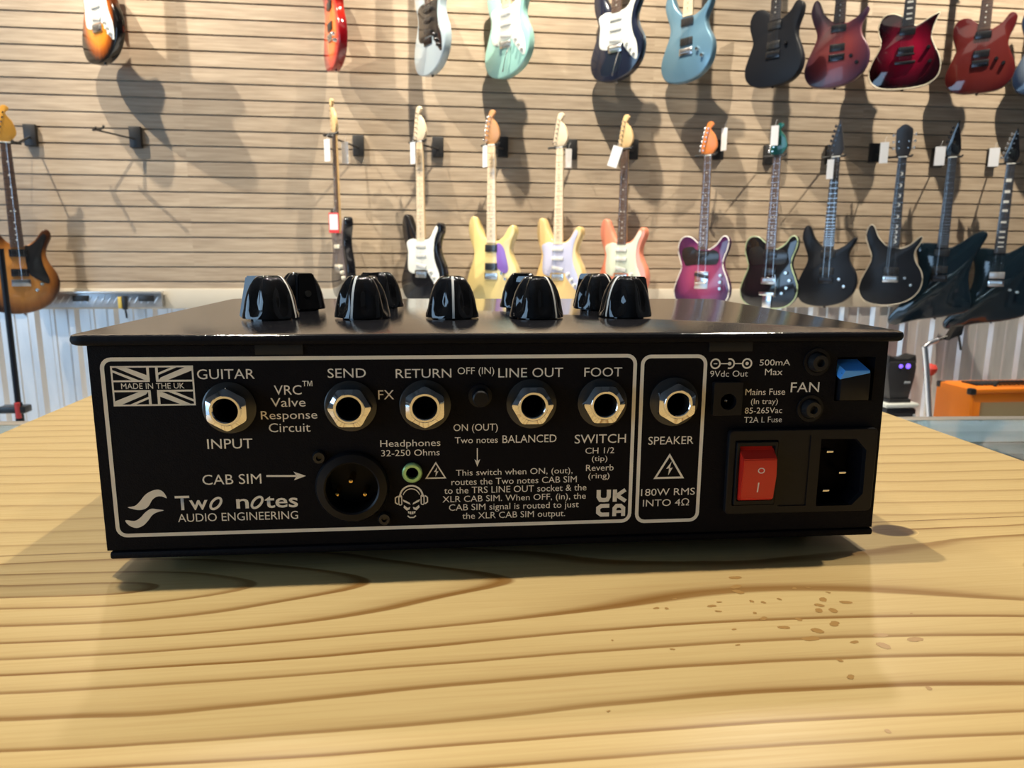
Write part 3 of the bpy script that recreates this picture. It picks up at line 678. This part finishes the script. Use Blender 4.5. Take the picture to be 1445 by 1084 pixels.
GUARD = {
 'strat': [(-105, -492), (-96, -540), (-100, -600), (-92, -640), (-50, -652), (-44, -634), (44, -634), (52, -650), (96, -700), (122, -722), (134, -712), (128, -650), (100, -590), (92, -530), (104, -470), (124, -430), (112, -412), (92, -436), (68, -468), (34, -480), (-34, -478), (-62, -474)],
 'tele': [(-112, -480), (-120, -520), (-104, -556), (-90, -572), (-40, -566), (40, -566), (82, -560), (94, -530), (88, -500), (60, -486), (32, -492), (-32, -488), (-60, -470)],
 'half': [(34, -490), (36, -600), (52, -625), (84, -640), (104, -618), (92, -560), (72, -505)],
 'corner': [(30, -482), (32, -600), (70, -640), (108, -660), (118, -640), (98, -570), (94, -520), (108, -470), (122, -434), (110, -418), (80, -452), (48, -478)],
}
HEAD = {
 'sixline': [(-21, 0), (-35, 14), (-37, 32), (-27, 79), (-10, 141), (0, 162), (14, 167), (28, 158), (27, 146), (14, 134), (18, 120), (36, 97), (47, 63), (47, 39), (36, 21), (21, 7)],
 'pointed': [(-21, 0), (-33, 14), (-36, 34), (-18, 100), (6, 176), (14, 192), (20, 150), (30, 90), (36, 40), (32, 20), (21, 6)],
 'threes': [(-21, 0), (-34, 22), (-38, 50), (-40, 130), (-30, 150), (0, 168), (30, 150), (40, 130), (38, 50), (34, 22), (21, 0)],
}
maple = mat('maple_neck', (.68, .46, .22), .35, var=.12, vscale=30)
maple_b = mat('maple_fretboard', (.74, .60, .42), .35)
rose = mat('rosewood_fretboard', (.085, .050, .036), .45, var=.3, vscale=60)
ebony = mat('ebony_fretboard', (.035, .033, .036), .4)
fretm = mat('fret_nickel', (.72, .72, .72), .22, 1.0)
pearl = mat('pearl_inlay', (.78, .78, .72), .3)
pblack = mat('pickup_black', (.015, .015, .016), .35)
dchrome = mat('black_hardware', (.05, .05, .055), .25, .8)
GUITARS = []
def guitar(desc, x, z, yaw, body, shape, head, headm, board, guard=None, gm=None, pick='SSS', pickm=None, hw=None, knobs=((70, -640), (92, -668), (112, -694)), binding=None, arm=False, inlay='dots', guitar_name='electric_guitar', full=True, y=None, row=''):
    """origin at the nut, front face towards -Y, body hanging below"""
    hw = hw or fretm; pickm = pickm or pblack
    t = thing(guitar_name, desc, 'guitar', (x, y or WY - .20, z), -math.radians(yaw), row)
    out = [(a * MM, c * MM) for a, c in smooth_loop(OUT[shape], 3)]
    pg = None
    bd = MB().slab(out, -.0005, .0415, .0065 if shape in ('strat', 'super', 'angular') else .004).obj('body', body, t, smooth=50)
    F = -.0005
    if guard:
        gp = [(a * MM, c * MM) for a, c in smooth_loop(GUARD[guard], 3)]
        pg = MB().slab(gp, F - .0022, F, .0004).obj('pickguard', gm, t)
    if binding:
        pts = [Vector((a, .0012, c)) for a, c in out]; MB().tube(pts + pts[:1], .0030, 6).obj('binding', binding, t)
    # neck, fretboard, frets, inlays, nut
    b = MB(); n = 8; rings = []
    for zz, hw_, dp in ((.004, .0205, .014), (-.20, .0240, .016), (-.44, .0275, .018), (-.475, .0280, .018), (-.488, .0282, .018)):
        rings.append([b.bm.verts.new((hw_ * math.cos(a), .002 + dp * math.sin(a), zz)) for a in [PI * k / n for k in range(n + 1)]])
    for A_, B_ in zip(rings, rings[1:]):
        for k in range(n): b.face((A_[k], A_[k + 1], B_[k + 1], B_[k]))
        b.face((A_[0], B_[0], B_[n], A_[n]))
    b.face(rings[0]); b.face(rings[-1][::-1]); nk = b.obj('neck', maple if headm != ebony else mat('dark_neck', (.05, .04, .04), .4), t)
    b = MB().slab([(-.0210, 0), (-.0285, -.485), (.0285, -.485), (.0210, 0)], -.0042, .0022, .0006).mark(0)
    for k in range(1, 23):
        d = .648 * (1 - 2 ** (-k / 12)); h_ = .0210 + .0075 * d / .485; b.box((0, -.0043, -d), (2 * h_ - .001, .0012, .0012))
    b.mark(1)
    for k in (3, 5, 7, 9, 12, 15, 17, 19, 21) if inlay != 'none' else ():
        d0 = .648 * (1 - 2 ** (-k / 12)); d1 = .648 * (1 - 2 ** (-(k - 1) / 12)); zc = -(d0 + d1) / 2
        if inlay == 'blocks': b.box((0, -.0042, zc), (.026, .0008, (d0 - d1) * .55))
        elif inlay == 'crescent':
            c_ = [(.010 * math.cos(a) + .002, zc + .010 * math.sin(a)) for a in [PI * (-.75 + 1.5 * q / 9) for q in range(10)]]
            c_ += [(.005 * math.cos(a) - .001, zc + .0075 * math.sin(a)) for a in [PI * (.7 - 1.4 * q / 9) for q in range(10)]]; b.slab(c_, -.0047, -.0040)
        else:
            for xo in ((0,) if k != 12 else (-.009, .009)): b.lathe([(.0033, 0), (.0033, .0006)], 10, Matrix.Translation((xo, -.0040, zc)) @ Matrix.Rotation(PI / 2, 4, 'X'))
    b.mark(2)
    b.obj('fretboard', board, nk, more=(fretm, mat('dark_inlay', (.05, .05, .05), .4) if board == maple_b else pearl))
    MB().box((0, -.0035, .002), (.042, .006, .005), .0008).obj('nut', pearl, nk)
    hp_ = [(a * MM, c * MM) for a, c in (smooth_loop(HEAD[head], 3) if head != 'pointed' else HEAD[head])]
    b = MB().slab(hp_, -.001, .013, .0012)
    b.bm.transform(Matrix.Rotation(math.radians(6 if head != 'threes' else 12), 4, 'X') @ Matrix.Translation((0, .001, .002)))
    hs = b.obj('headstock', headm, t)
    if full:
        R_ = Matrix.Rotation(math.radians(6), 4, 'X')
        if head == 'threes': ps = [(s * (.022 + .002 * i), .048 + .034 * i, s) for s in (-1, 1) for i in range(3)]
        elif head == 'pointed': ps = [(-.019 + .0068 * i, .036 + .0245 * i, -1) for i in range(6)]
        else: ps = [(-.023 + .0056 * i, .028 + .0215 * i, -1) for i in range(6)]
        for px_, pz_, s in ps:
            b = MB().cyl((px_, -.010, pz_), (px_, .017, pz_), .0042, 10).cyl((px_, .016, pz_), (px_ + s * .026, .016, pz_), .0022, 8)
            b.lathe([(.003, 0), (.0085, .003), (.0085, .009), (.004, .012)], 10, Matrix.Translation((px_ + s * .022, .016, pz_)) @ Matrix.Rotation(s * PI / 2, 4, 'Y') @ Matrix.Scale(.55, 4, (0, 1, 0)))
            b.bm.transform(R_); b.obj('tuning_machine', hw, hs)
    # pickups
    G = F - (.0022 if guard and guard != 'half' and guard != 'corner' else 0)
    def pu(zc, w_, h_, m_, tilt=0.0):
        p_ = MB().box((0, 0, 0), (w_, .008, h_), .003 if h_ > .025 else .002)
        for k in range(6): p_.lathe([(.0022, 0), (.0022, .0006)], 8, Matrix.Translation(((k - 2.5) * .0104, -.0040, h_ * .18 if h_ > .025 else 0)) @ Matrix.Rotation(PI / 2, 4, 'X'))
        p_.bm.transform(Matrix.Translation((0, G - .003, zc)) @ Matrix.Rotation(tilt, 4, 'Y')); p_.obj('pickup', m_, pg if pg and guard == 'strat' else t)
    if pick == 'SSS':
        for zc, tl in ((-.512, 0), (-.560, 0), (-.612, .17)): pu(zc, .072, .018, pickm, tl)
    elif pick == 'HH':
        for zc in (-.512, -.606): pu(zc, .074, .037, pickm)
    elif pick == 'SS': pu(-.510, .066, .016, pickm); pu(-.624, .080, .020, pickm, .2)
    elif pick == 'JJ': pu(-.540, .092, .020, pickm); pu(-.640, .092, .020, pickm)
    elif pick == 'H': pu(-.610, .074, .037, pickm)
    # bridge
    if shape == 'tele' and pick == 'SS':
        b = MB().box((0, F - .001, -.648), (.076, .003, .092), .001)
        for k in range(3): b.cyl(((k - 1) * .021 - .009, F - .007, -.662), ((k - 1) * .021 + .009, F - .007, -.662), .005, 10)
        b.obj('bridge', hw, t)
    elif shape == 'single':
        MB().box((0, F - .008, -.628), (.086, .010, .012), .003).obj('bridge', hw, t)
        MB().box((0, F - .008, -.668), (.098, .012, .016), .004).obj('tailpiece', hw, t)
    else:
        b = MB().box((0, F - .004, -.655), (.078, .006, .034), .0015)
        for k in range(6): b.box(((k - 2.5) * .0108, F - .009, -.652), (.0088, .006, .022), .0015)
        b.obj('bridge', hw, t)
        if arm: MB().tube([(.030, F - .008, -.672), (.030, F - .020, -.690), (.024, F - .026, -.720), (.005, F - .028, -.790)], .0028, 8).obj('tremolo_arm', hw, t)
    for a, c in knobs:
        MB().lathe([(.0100, 0), (.0095, .003), (.0085, .014), (.0075, .0155), (.0001, .0155)], 18, Matrix.Translation((a * MM, G, c * MM)) @ Matrix.Rotation(PI / 2, 4, 'X')).obj('control_knob', hw if not (pickm is not pblack and guard == 'strat') else pickm, pg if pg and guard == 'strat' else t)
    b = MB()
    for k in range(6):
        p0 = Vector(((k - 2.5) * .0070, -.0068, .002)); p1 = Vector(((k - 2.5) * .0104, G - .011, -.650)); b.cyl(p0, p1, .00045, 4)
    b.obj('strings', fretm, t)
    MB().lathe([(.005, 0), (.0075, .004), (.0075, .007), (.003, .010)], 12, Matrix.Translation((.0, .020, min(c for a, c in out if abs(a) < .03) + .001)) @ Matrix.Rotation(PI, 4, 'X')).obj('strap_button', hw, t)
    GUITARS.append(t); return t

def paint(n, c, r=.12, metal=0.0): return mat(n, c, r, metal, coat=.4)
white_g = mat('white_pickguard', (.68, .70, .66), .25); mint_g = mat('mint_pickguard', (.54, .60, .50), .25)
black_g = mat('black_pickguard', (.015, .015, .016), .18); lav_g = mat('lavender_pickguard', (.44, .46, .62), .25); purple_g = mat('purple_pickguard', (.20, .11, .42), .3)
grey_g = mat('smoky_pickguard', (.10, .08, .085), .2)
cream_p = mat('cream_plastic', (.78, .73, .58), .3); pwhite = mat('white_plastic', (.62, .62, .60), .3)
cream_b = mat('cream_binding', (.72, .66, .50), .35); white_b = mat('white_binding', (.80, .80, .78), .35)
UZ, LZ = 2.772, 1.632
UP, LO = 'guitars in the upper row', 'guitars in the lower row'
navy = paint('midnight_blue', (.010, .014, .030)); gblack = paint('gloss_black', (.008, .008, .010), .08); sblack = mat('satin_black', (.007, .009, .014), .38, spec=.3)
# upper row, left to right
k2 = ((70, -655), (100, -690))
guitar('amber sunburst guitar with white pickguard, leftmost of upper row', -1.510, UZ, 40, burst_mat('amber_burst', (.62, .22, .02), (.30, .07, .01), (.006, .005, .005), .5, .85), 'strat', 'sixline', maple, rose, 'strat', white_g, 'SSS', pwhite, row=UP, full=False)
guitar('orange red burst guitar seen almost edge on in upper row', -.450, UZ, 69, burst_mat('cherry_burst', (.80, .16, .02), (.60, .03, .01), (.22, .004, .008), .5, .9), 'super', 'sixline', maple, rose, None, None, 'HH', pblack, knobs=k2, row=UP, full=False)
guitar('pale ice blue guitar with black pickguard in upper row', .018, UZ, 62, paint('pale_ice_blue', (.38, .47, .52), .2), 'strat', 'sixline', maple, rose, 'strat', black_g, 'SSS', pblack, hw=dchrome, row=UP, full=False)
guitar('pale sea green guitar with white pickguard in upper row', .400, UZ, 52, paint('sea_green', (.28, .52, .47), .2), 'strat', 'sixline', maple, maple_b, 'strat', white_g, 'SSS', pwhite, arm=True, row=UP, full=False)
guitar('dark navy guitar with white pickguard and tremolo arm in upper row', .955, UZ, 50, navy, 'strat', 'sixline', maple, rose, 'strat', white_g, 'SSS', pwhite, arm=True, row=UP, full=False)
guitar('metallic steel blue guitar without pickguard in upper row', 1.325, UZ, 55, paint('steel_blue', (.12, .24, .34), .3, .35), 'super', 'sixline', maple, maple_b, None, None, 'HH', pblack, knobs=k2, row=UP, full=False)
guitar('satin charcoal black single cut guitar in upper row', 1.790, UZ, 55, mat('satin_charcoal', (.006, .008, .013), .45, spec=.25), 'tele', 'sixline', ebony, ebony, None, None, 'HH', pblack, hw=dchrome, knobs=((70, -610),), row=UP, full=False)
guitar('matte red burst double cut guitar with purple edges in upper row', 2.140, UZ, 40, burst_mat('red_purple_burst', (.30, .040, .038), (.18, .034, .050), (.055, .022, .050), .38, .95, .35), 'super', 'sixline', ebony, rose, None, None, 'HH', pblack, hw=dchrome, knobs=k2, row=UP, full=False)
guitar('glossy dark cherry single cut guitar with cream edge in upper row', 2.525, UZ, 33, burst_mat('black_cherry', (.20, .004, .020), (.09, .003, .012), (.012, .002, .004), .35, .9, .05), 'single', 'threes', ebony, ebony, None, None, 'HH', dchrome, hw=dchrome, knobs=((104, -600), (116, -670)), binding=cream_b, inlay='blocks', row=UP, full=False)
guitar('brick red single cut guitar with black pickups in upper row', 2.960, UZ, 38, burst_mat('brick_red', (.105, .016, .014), (.10, .015, .013), (.07, .009, .010), .6, 1.0, .07), 'tele', 'sixline', ebony, rose, None, None, 'HH', dchrome, hw=dchrome, knobs=((70, -640), (104, -665)), row=UP, full=False)
guitar('grey blue burst guitar cut by right edge of photo, upper row', 3.360, UZ, 40, burst_mat('grey_blue_burst', (.34, .36, .30), (.12, .16, .22), (.015, .03, .07), .4, .9, .15), 'super', 'sixline', ebony, rose, None, None, 'HH', dchrome, hw=dchrome, knobs=k2, row=UP, full=False)
# lower row, left to right
g = guitar('walnut and amber guitar with black pickguard at left edge', -1.972, LZ - .035, -24, burst_mat('walnut_burst', (.46, .20, .05), (.30, .11, .025), (.05, .018, .008), .55, .95, .2), 'strat', 'sixline', mat('amber_maple', (.72, .36, .06), .3), rose, 'corner', black_g, 'HH', dchrome, knobs=((62, -690), (84, -662)), row=LO)
guitar('dark guitar seen edge on with cream pickups, lower row', -.452, LZ + .035, 68, gblack, 'strat', 'sixline', maple, rose, 'strat', grey_g, 'JJ', cream_p, row=LO)
guitar('black guitar with white pickguard and maple fretboard, lower row', -.034, LZ + .012, 46, gblack, 'strat', 'sixline', maple_b, maple_b, 'strat', white_g, 'SSS', pwhite, row=LO)
guitar('pale yellow guitar with two black pickups and purple pickguard', .328, LZ + .004, 38, paint('pale_yellow', (.66, .52, .22), .2), 'strat', 'sixline', mat('roasted_maple', (.50, .25, .10), .35), maple_b, 'half', purple_g, 'HH', pblack, row=LO)
guitar('butter cream guitar with lavender white pickguard, lower row', .680, LZ, 46, paint('butter_cream', (.68, .48, .21), .2), 'strat', 'sixline', maple_b, maple_b, 'strat', lav_g, 'SSS', pwhite, row=LO)
guitar('coral pink guitar with mint white pickguard, lower row', 1.022, LZ, 50, paint('coral_pink', (.70, .24, .15), .2), 'strat', 'sixline', maple, rose, 'strat', mint_g, 'SSS', pwhite, row=LO)
guitar('purple pink single cut guitar with black pickguard and white edge', 1.470, LZ - .022, 46, burst_mat('purple_pink_burst', (.25, .045, .11), (.18, .035, .11), (.05, .012, .055), .4, .95, .12), 'tele', 'sixline', mat('orange_maple', (.66, .20, .04), .3), rose, 'tele', black_g, 'SS', pblack, knobs=((112, -620), (112, -655), (112, -690)), binding=white_b, row=LO)
g = guitar('glossy black single cut guitar with cream edge and large tremolo', 1.853, LZ - .018, 48, gblack, 'tele', 'sixline', mat('green_blue_lacquer', (.012, .10, .09), .1), rose, 'tele', black_g, 'HH', dchrome, knobs=((96, -610), (118, -650), (104, -690), (82, -720)), binding=mat('green_edge', (.40, .52, .32), .3), row=LO)
b = MB().box((0, -.012, -.725), (.085, .016, .020), .004).box((0, -.006, -.765), (.050, .006, .075), .003); b.tube([(.03, -.016, -.725), (.05, -.024, -.74), (.052, -.026, -.68), (.045, -.028, -.62)], .003, 8)
b.obj('tremolo_tailpiece', fretm, g)
guitar('satin black pointed double cut guitar with two bright knobs', 2.185, LZ - .014, 44, sblack, 'super', 'pointed', ebony, ebony, None, None, 'HH', pblack, hw=dchrome, knobs=(), inlay='none', row=LO)
g2 = GUITARS[-1]
for a, c in ((70, -648), (98, -686)): MB().lathe([(.0095, 0), (.0085, .014), (.0001, .0155)], 18, Matrix.Translation((a * MM, -.0005, c * MM)) @ Matrix.Rotation(PI / 2, 4, 'X')).obj('control_knob', fretm, g2)
guitar('black double cut guitar with crescent inlays and cream edge', 2.568, LZ - .007, 38, sblack, 'super', 'threes', ebony, ebony, None, None, 'H', pblack, knobs=((70, -648), (102, -686)), binding=mat('grey_cream_binding', (.46, .42, .34), .4), inlay='crescent', row=LO)
guitar('angular dark blue black guitar left of its lookalike', 2.862, LZ - .003, 40, mat('dark_teal_black', (.006, .014, .022), .09, coat=.5), 'angular', 'pointed', gblack, ebony, None, None, 'HH', pblack, hw=dchrome, knobs=((90, -720),), inlay='none', row=LO)
guitar('angular dark guitar with silver pickup at right edge of photo', 3.215, LZ - .030, 40, mat('dark_teal_black', (.006, .014, .022), .09, coat=.5), 'angular', 'pointed', gblack, ebony, None, None, 'H', mat('silver_pickup', (.55, .55, .55), .3, .6), knobs=((70, -690), (105, -700)), inlay='blocks', row=LO)

# ================================================================== wall hangers
hb = mat('hanger_black', (.012, .012, .013), .45)
def hanger(label, bx, bz, nx, ny, nz, yaw, group=None):
    t = thing('wall_hanger', label, 'hanger', (bx, WY, bz), 0, group)
    MB().box((0, -.013, -.005), (.058, .026, .105), .004).obj('mounting_block', hb, t)
    a = Vector((0, -.026, -.015)); e = Vector((nx - bx, ny - WY, nz - bz))
    c, s = math.cos(math.radians(yaw)), math.sin(math.radians(yaw))
    fr_ = lambda x_, y_, z_: e + Vector((x_ * c - y_ * s * -1 * -1, -x_ * s * 1 + y_ * c, z_)) if False else e + Vector((x_ * c - y_ * s, -x_ * s - y_ * c * -1, z_))
    yc = fr_(0, .055, .004)
    MB().tube([a, a.lerp(yc, .5), yc], .0045, 10).obj('arm', hb, t)
    f_ = MB()
    f_.tube([fr_(-.036, -.012, .012), fr_(-.037, -.004, .004), fr_(-.036, .030, .003), fr_(-.022, .050, .003), fr_(0, .056, .004), fr_(.022, .050, .003), fr_(.036, .030, .003), fr_(.037, -.004, .004), fr_(.036, -.012, .012)], .0055, 10)
    f_.obj('yoke', hb, t); return t
HB = [(-1.948, 1.664), (-.352, 1.650), (.061, 1.652), (.404, 1.660), (.778, 1.657), (1.116, 1.664), (1.600, 1.672), (1.893, 1.651), (2.26, 1.66), (2.521, 1.676), (2.906, 1.657), (3.251, 1.664)]
short = lambda g_: g_['label'].split(' guitar')[0]
low = [g_ for g_ in GUITARS if g_['group'] == LO]; upp = [g_ for g_ in GUITARS if g_['group'] == UP]
for (bx, bz), g_ in zip(HB, low):
    hanger('black wall hanger holding the ' + short(g_) + ' guitar' + {'angular dark blue black': ' left of its lookalike', 'angular dark': ' at right edge', 'dark': ' seen edge on'}.get(short(g_), ''), bx, bz, g_.location.x, g_.location.y, g_.location.z, -math.degrees(g_.rotation_euler.z), 'wall hangers')
for g_ in upp:
    hanger('black wall hanger above, holding the ' + short(g_) + ' guitar of upper row', g_.location.x + .08, g_.location.z + .02, g_.location.x, g_.location.y, g_.location.z, -math.degrees(g_.rotation_euler.z), 'wall hangers')
hanger('empty black wall hanger below the amber sunburst guitar', -1.453, 1.666, -1.56, WY - .17, 1.672, 40, 'wall hangers')

# ================================================================== price tags
card = mat('white_card', (.68, .69, .71), .6); redc = mat('red_card', (.70, .03, .03), .5)
def price_tag(label, x, z, y, yaw, w_=.040, h_=.090, tilt=0.0, red=False):
    t = thing('price_tag', label, 'price tag', (x, y, z), -math.radians(yaw), 'price tags on the guitars')
    M_ = Matrix.Rotation(tilt, 4, 'Y')
    b = MB().box((0, 0, -h_ / 2), (w_, .0012, h_), .0003); b.bm.transform(M_); b.obj('card', redc if red else card, t, smooth=0)
    if red:
        b = MB().box((0, -.0009, -h_ / 2 + .004), (w_ - .008, .0008, h_ - .022)); b.obj('printed_panel', card, t, smooth=0)
    b = MB().tube([M_ @ Vector((0, 0, -.004)), M_ @ Vector((.002, .002, .016)), Vector((.008, .006, .030))], .0007, 6); b.obj('string', card, t)
    return t
TG = [('white price tag left of the edge on dark guitar neck', -.486, 1.645, 3.755, 40, .040, .105), ('white price tag right of the edge on dark guitar neck', -.405, 1.640, 3.80, 30, .040, .105),
      ('white price tag beside the neck of the black guitar', -.068, 1.640, 3.75, 55, .042, .105), ('white price tag beside the neck of the pale yellow guitar', .292, 1.630, 3.74, 62, .042, .105),
      ('white price tag behind the neck of the butter cream guitar', .735, 1.635, 3.82, 30, .034, .095), ('tilted white price tag on the coral pink guitar', .975, 1.640, 3.73, 20, .050, .105),
      ('white price tag beside the purple pink guitar headstock', 1.560, 1.755, 3.79, 62, .036, .115), ('white price tag over the green blue headstock', 1.815, 1.765, 3.742, 35, .038, .100),
      ('white price tag hanging from the satin black pointed guitar', 2.135, 1.600, 3.735, 45, .034, .100), ('white price tag behind the crescent inlay guitar headstock', 2.475, 1.705, 3.80, 30, .042, .110),
      ('white price tag beside the left angular guitar headstock', 2.805, 1.690, 3.80, 30, .050, .100), ('white price tag beside the rightmost angular guitar headstock', 3.130, 1.690, 3.80, 30, .050, .100)]
for i, (l, x, z, y, yw, w_, h_) in enumerate(TG): price_tag(l, x, z, y, yw, w_, h_, .30 if 'tilted' in l else 0.0)
price_tag('red bordered price tag on the edge on dark guitar neck', -.466, 1.292, 3.745, 15, .052, .098, 0.0, True)

# ================================================================== things below the slat wall
rail = thing('patterned_rail', 'silver patterned rail with dark sockets fixed below the slat wall at left', 'rail', (-1.70, WY - .01, .805), 0)
b = MB().box((0, -.022, .041), (.64, .030, .074), .003); b.obj('rail_body', mat('dull_silver', (.45, .46, .48), .35, .7, var=.2, vscale=40), rail)
b = MB()
for k in range(19):
    M_ = Matrix.Translation((-.30 + k * .033, -.0385, .044)) @ Matrix.Rotation(.6, 4, 'Y'); b.box((0, 0, 0), (.006, .0025, .044), .001, M=M_)
b.obj('tread_pattern', mat('bright_aluminium', (.70, .71, .72), .3, .8), rail)
MB().box((0, -.028, .083), (.645, .044, .010), .002).obj('top_flange', mat('bright_aluminium', (.70, .71, .72), .3, .8), rail)
for xx in (-.075, .245): MB().box((xx, -.042, .052), (.075, .012, .030), .002).obj('dark_socket', pblack, rail)
MB().box((.118, -.046, .030), (.018, .018, .060), .002).obj('yellow_clip', mat('yellow_plastic', (.60, .45, .10), .4), rail)
b = MB().box((.140, -.046, .030), (.022, .016, .070), .003).cyl((.140, -.046, .0), (.143, -.044, -.05), .005, 8); b.obj('black_clip', pblack, rail)

ms = thing('microphone_stand', 'black straight microphone stand in front of the walnut and amber guitar', 'stand', (-1.850, 3.4, 0), 0)
MB().cyl((0, 0, .38), (.004, 0, 1.105), .0125, 16).obj('upper_pole', sblack, ms)
MB().cyl((0, 0, .02), (0, 0, .42), .017, 16).obj('lower_pole', sblack, ms)
MB().box((-.015, 0, .392), (.115, .06, .032), .006).obj('bracket', pblack, ms)
MB().cyl((.010, -.026, .355), (.010, -.026, .425), .011, 12).obj('red_clutch', mat('red_rubber', (.55, .05, .05), .4), ms)
for k in range(3):
    a = k * 2.094 + .5; MB().tube([(0, 0, .14), (.16 * math.cos(a), .16 * math.sin(a), .05), (.26 * math.cos(a), .26 * math.sin(a), .012)], .011, 8).obj('leg', sblack, ms)

# orange amplifier on the floor against the steel
oa = thing('orange_combo_amplifier', 'orange covered combo amplifier with beige grille in front of steel', 'amplifier', (2.985, 3.37, 0), 0)
org = mat('orange_vinyl', (.78, .20, .010), .45, bump=.2, bscale=600)
ow, od, oh = .56, .25, .44
b = MB()
for x_ in (-ow / 2 + .012, ow / 2 - .012): b.box((x_, 0, oh / 2), (.024, od, oh), .006)
for z_ in (.012, oh - .012): b.box((0, 0, z_), (ow - .048, od, .024), .004)
b.box((0, od / 2 - .012, oh / 2), (ow - .048, .02, oh - .048))
b.obj('cabinet', org, oa)
f_ = MB()
for z_ in (.040, oh - .048): f_.box((0, -od / 2 + .014, z_), (ow - .05, .018, .045), .003)
for x_ in (-ow / 2 + .045, ow / 2 - .045): f_.box((x_, -od / 2 + .014, oh / 2), (.042, .018, oh - .13), .003)
f_.obj('front_frame', org, oa)
MB().box((0, -od / 2 + .024, oh / 2), (ow - .10, .012, oh - .10)).obj('grille_cloth', mat('beige_grille_cloth', (.55, .42, .22), .8, bump=.6, bscale=900), oa)
for sx in (-1, 1):
    for sy in (-1, 1):
        for z_ in (.014, oh - .014): MB().box((sx * (ow / 2 - .014), sy * (od / 2 - .014), z_), (.034, .034, .034), .008).obj('corner_protector', pblack, oa)
b = MB()
for k in range(14): b.box((-.17 + k * .026, .02, oh + .004), (.016, .11, .008), .002)
b.obj('top_vent', pblack, oa)
b = MB().tube([(-.10, -.06, oh), (-.08, -.06, oh + .022), (.08, -.06, oh + .022), (.10, -.06, oh)], .008, 8); b.obj('handle', pblack, oa)

# small black speaker with violet lights standing on a rimmed black case
cs = thing('equipment_case', 'black case with pale rim under the small violet lit speaker', 'case', (2.395, 3.42, 0), 0)
MB().box((0, 0, .165), (.165, .20, .33), .012).obj('case_body', mat('case_black', (.018, .018, .022), .3), cs)
MB().box((0, 0, .345), (.185, .21, .022), .008).obj('pale_rim', mat('pale_rim', (.55, .58, .55), .3), cs)
for s in (-1, 1): MB().box((s * .07, -.102, .17), (.012, .008, .26), .002).obj('pale_edge', mat('grey_edge', (.30, .32, .34), .35), cs)
MB().box((0, -.02, .365), (.12, .12, .02), .005).obj('top_plate', pblack, cs)
sp = thing('desktop_speaker', 'small black speaker with two violet lights standing on rimmed case', 'speaker', (2.395, 3.40, .375), 0)
b = MB().slab([(-.052, 0), (.052, 0), (.074, .11), (.078, .165), (.070, .195), (-.070, .195), (-.078, .165), (-.074, .11)], -.05, .05, .006); b.obj('speaker_body', mat('soft_black', (.022, .022, .025), .4), sp)
MB().slab([(-.078, .185), (.078, .185), (.072, .225), (.030, .208), (-.030, .208), (-.072, .225)], -.045, .045, .004).obj('crown', pblack, sp)
vio = mat('violet_lamp', (.2, .1, .9), .3, emit=((.22, .12, 1.0), 1.6))
for x_, r_ in ((-.010, .010), (.030, .013)): MB().lathe([(r_, 0), (r_, .003), (.0001, .005)], 18, Matrix.Translation((x_, -.050, .170)) @ Matrix.Rotation(PI / 2, 4, 'X')).obj('violet_light', vio, sp)
MB().box((.035, -.051, .085), (.035, .003, .012), .001).obj('pale_badge', mat('grey_edge', (.30, .32, .34), .35), sp)

st = thing('boom_stand', 'silver pole stand with short black boom arm by the orange amplifier', 'stand', (2.449, 3.15, 0), 0)
silver = mat('satin_silver', (.62, .66, .74), .25, .9)
def sq(x_, y_, z_): return (x_ * .926, y_, 1.1 - (1.1 - z_) * .926)
MB().tube([(0, 0, .01), sq(-.02, 0, .20), sq(-.085, 0, .56), sq(-.103, 0, .640)], .013, 12).obj('pole', silver, st)
MB().tube([sq(-.103, 0, .632), sq(-.085, -.005, .655), sq(-.040, -.01, .675)], .010, 10).obj('elbow', silver, st)
MB().tube([sq(-.045, -.01, .672), sq(.04, -.02, .705)], .0065, 10).obj('boom_arm', pblack, st)
b = MB().slab([sq(a, 0, c)[::2] for a, c in ((-.01, .675), (.03, .745), (.075, .752), (.068, .700), (.03, .688))], -.04, .0, .006); b.obj('clamp_head', pblack, st)
MB().tube([sq(.060, -.02, .71), sq(.078, -.02, .65), sq(.086, -.02, .622)], .0055, 8).obj('clamp_lever', pblack, st)
MB().lathe([(.075, 0), (.075, .012), (.03, .020), (.016, .035)], 28).obj('round_base', silver, st)
rp = thing('marker_pole', 'short white pole with round red head beside the silver stand', 'pole', (2.765, 3.62, 0), 0)
MB().cyl((0, 0, .012), (-.01, 0, .455), .013, 12).obj('white_pole', pwhite, rp)
MB().lathe([(.001, -.034), (.020, -.030), (.034, -.010), (.036, .008), (.026, .026), (.001, .034)], 20, Matrix.Translation((-.011, 0, .480))).obj('red_head', mat('red_knob', (.55, .06, .05), .35), rp)
MB().lathe([(.07, 0), (.07, .008), (.02, .014)], 24).obj('foot', pwhite, rp)
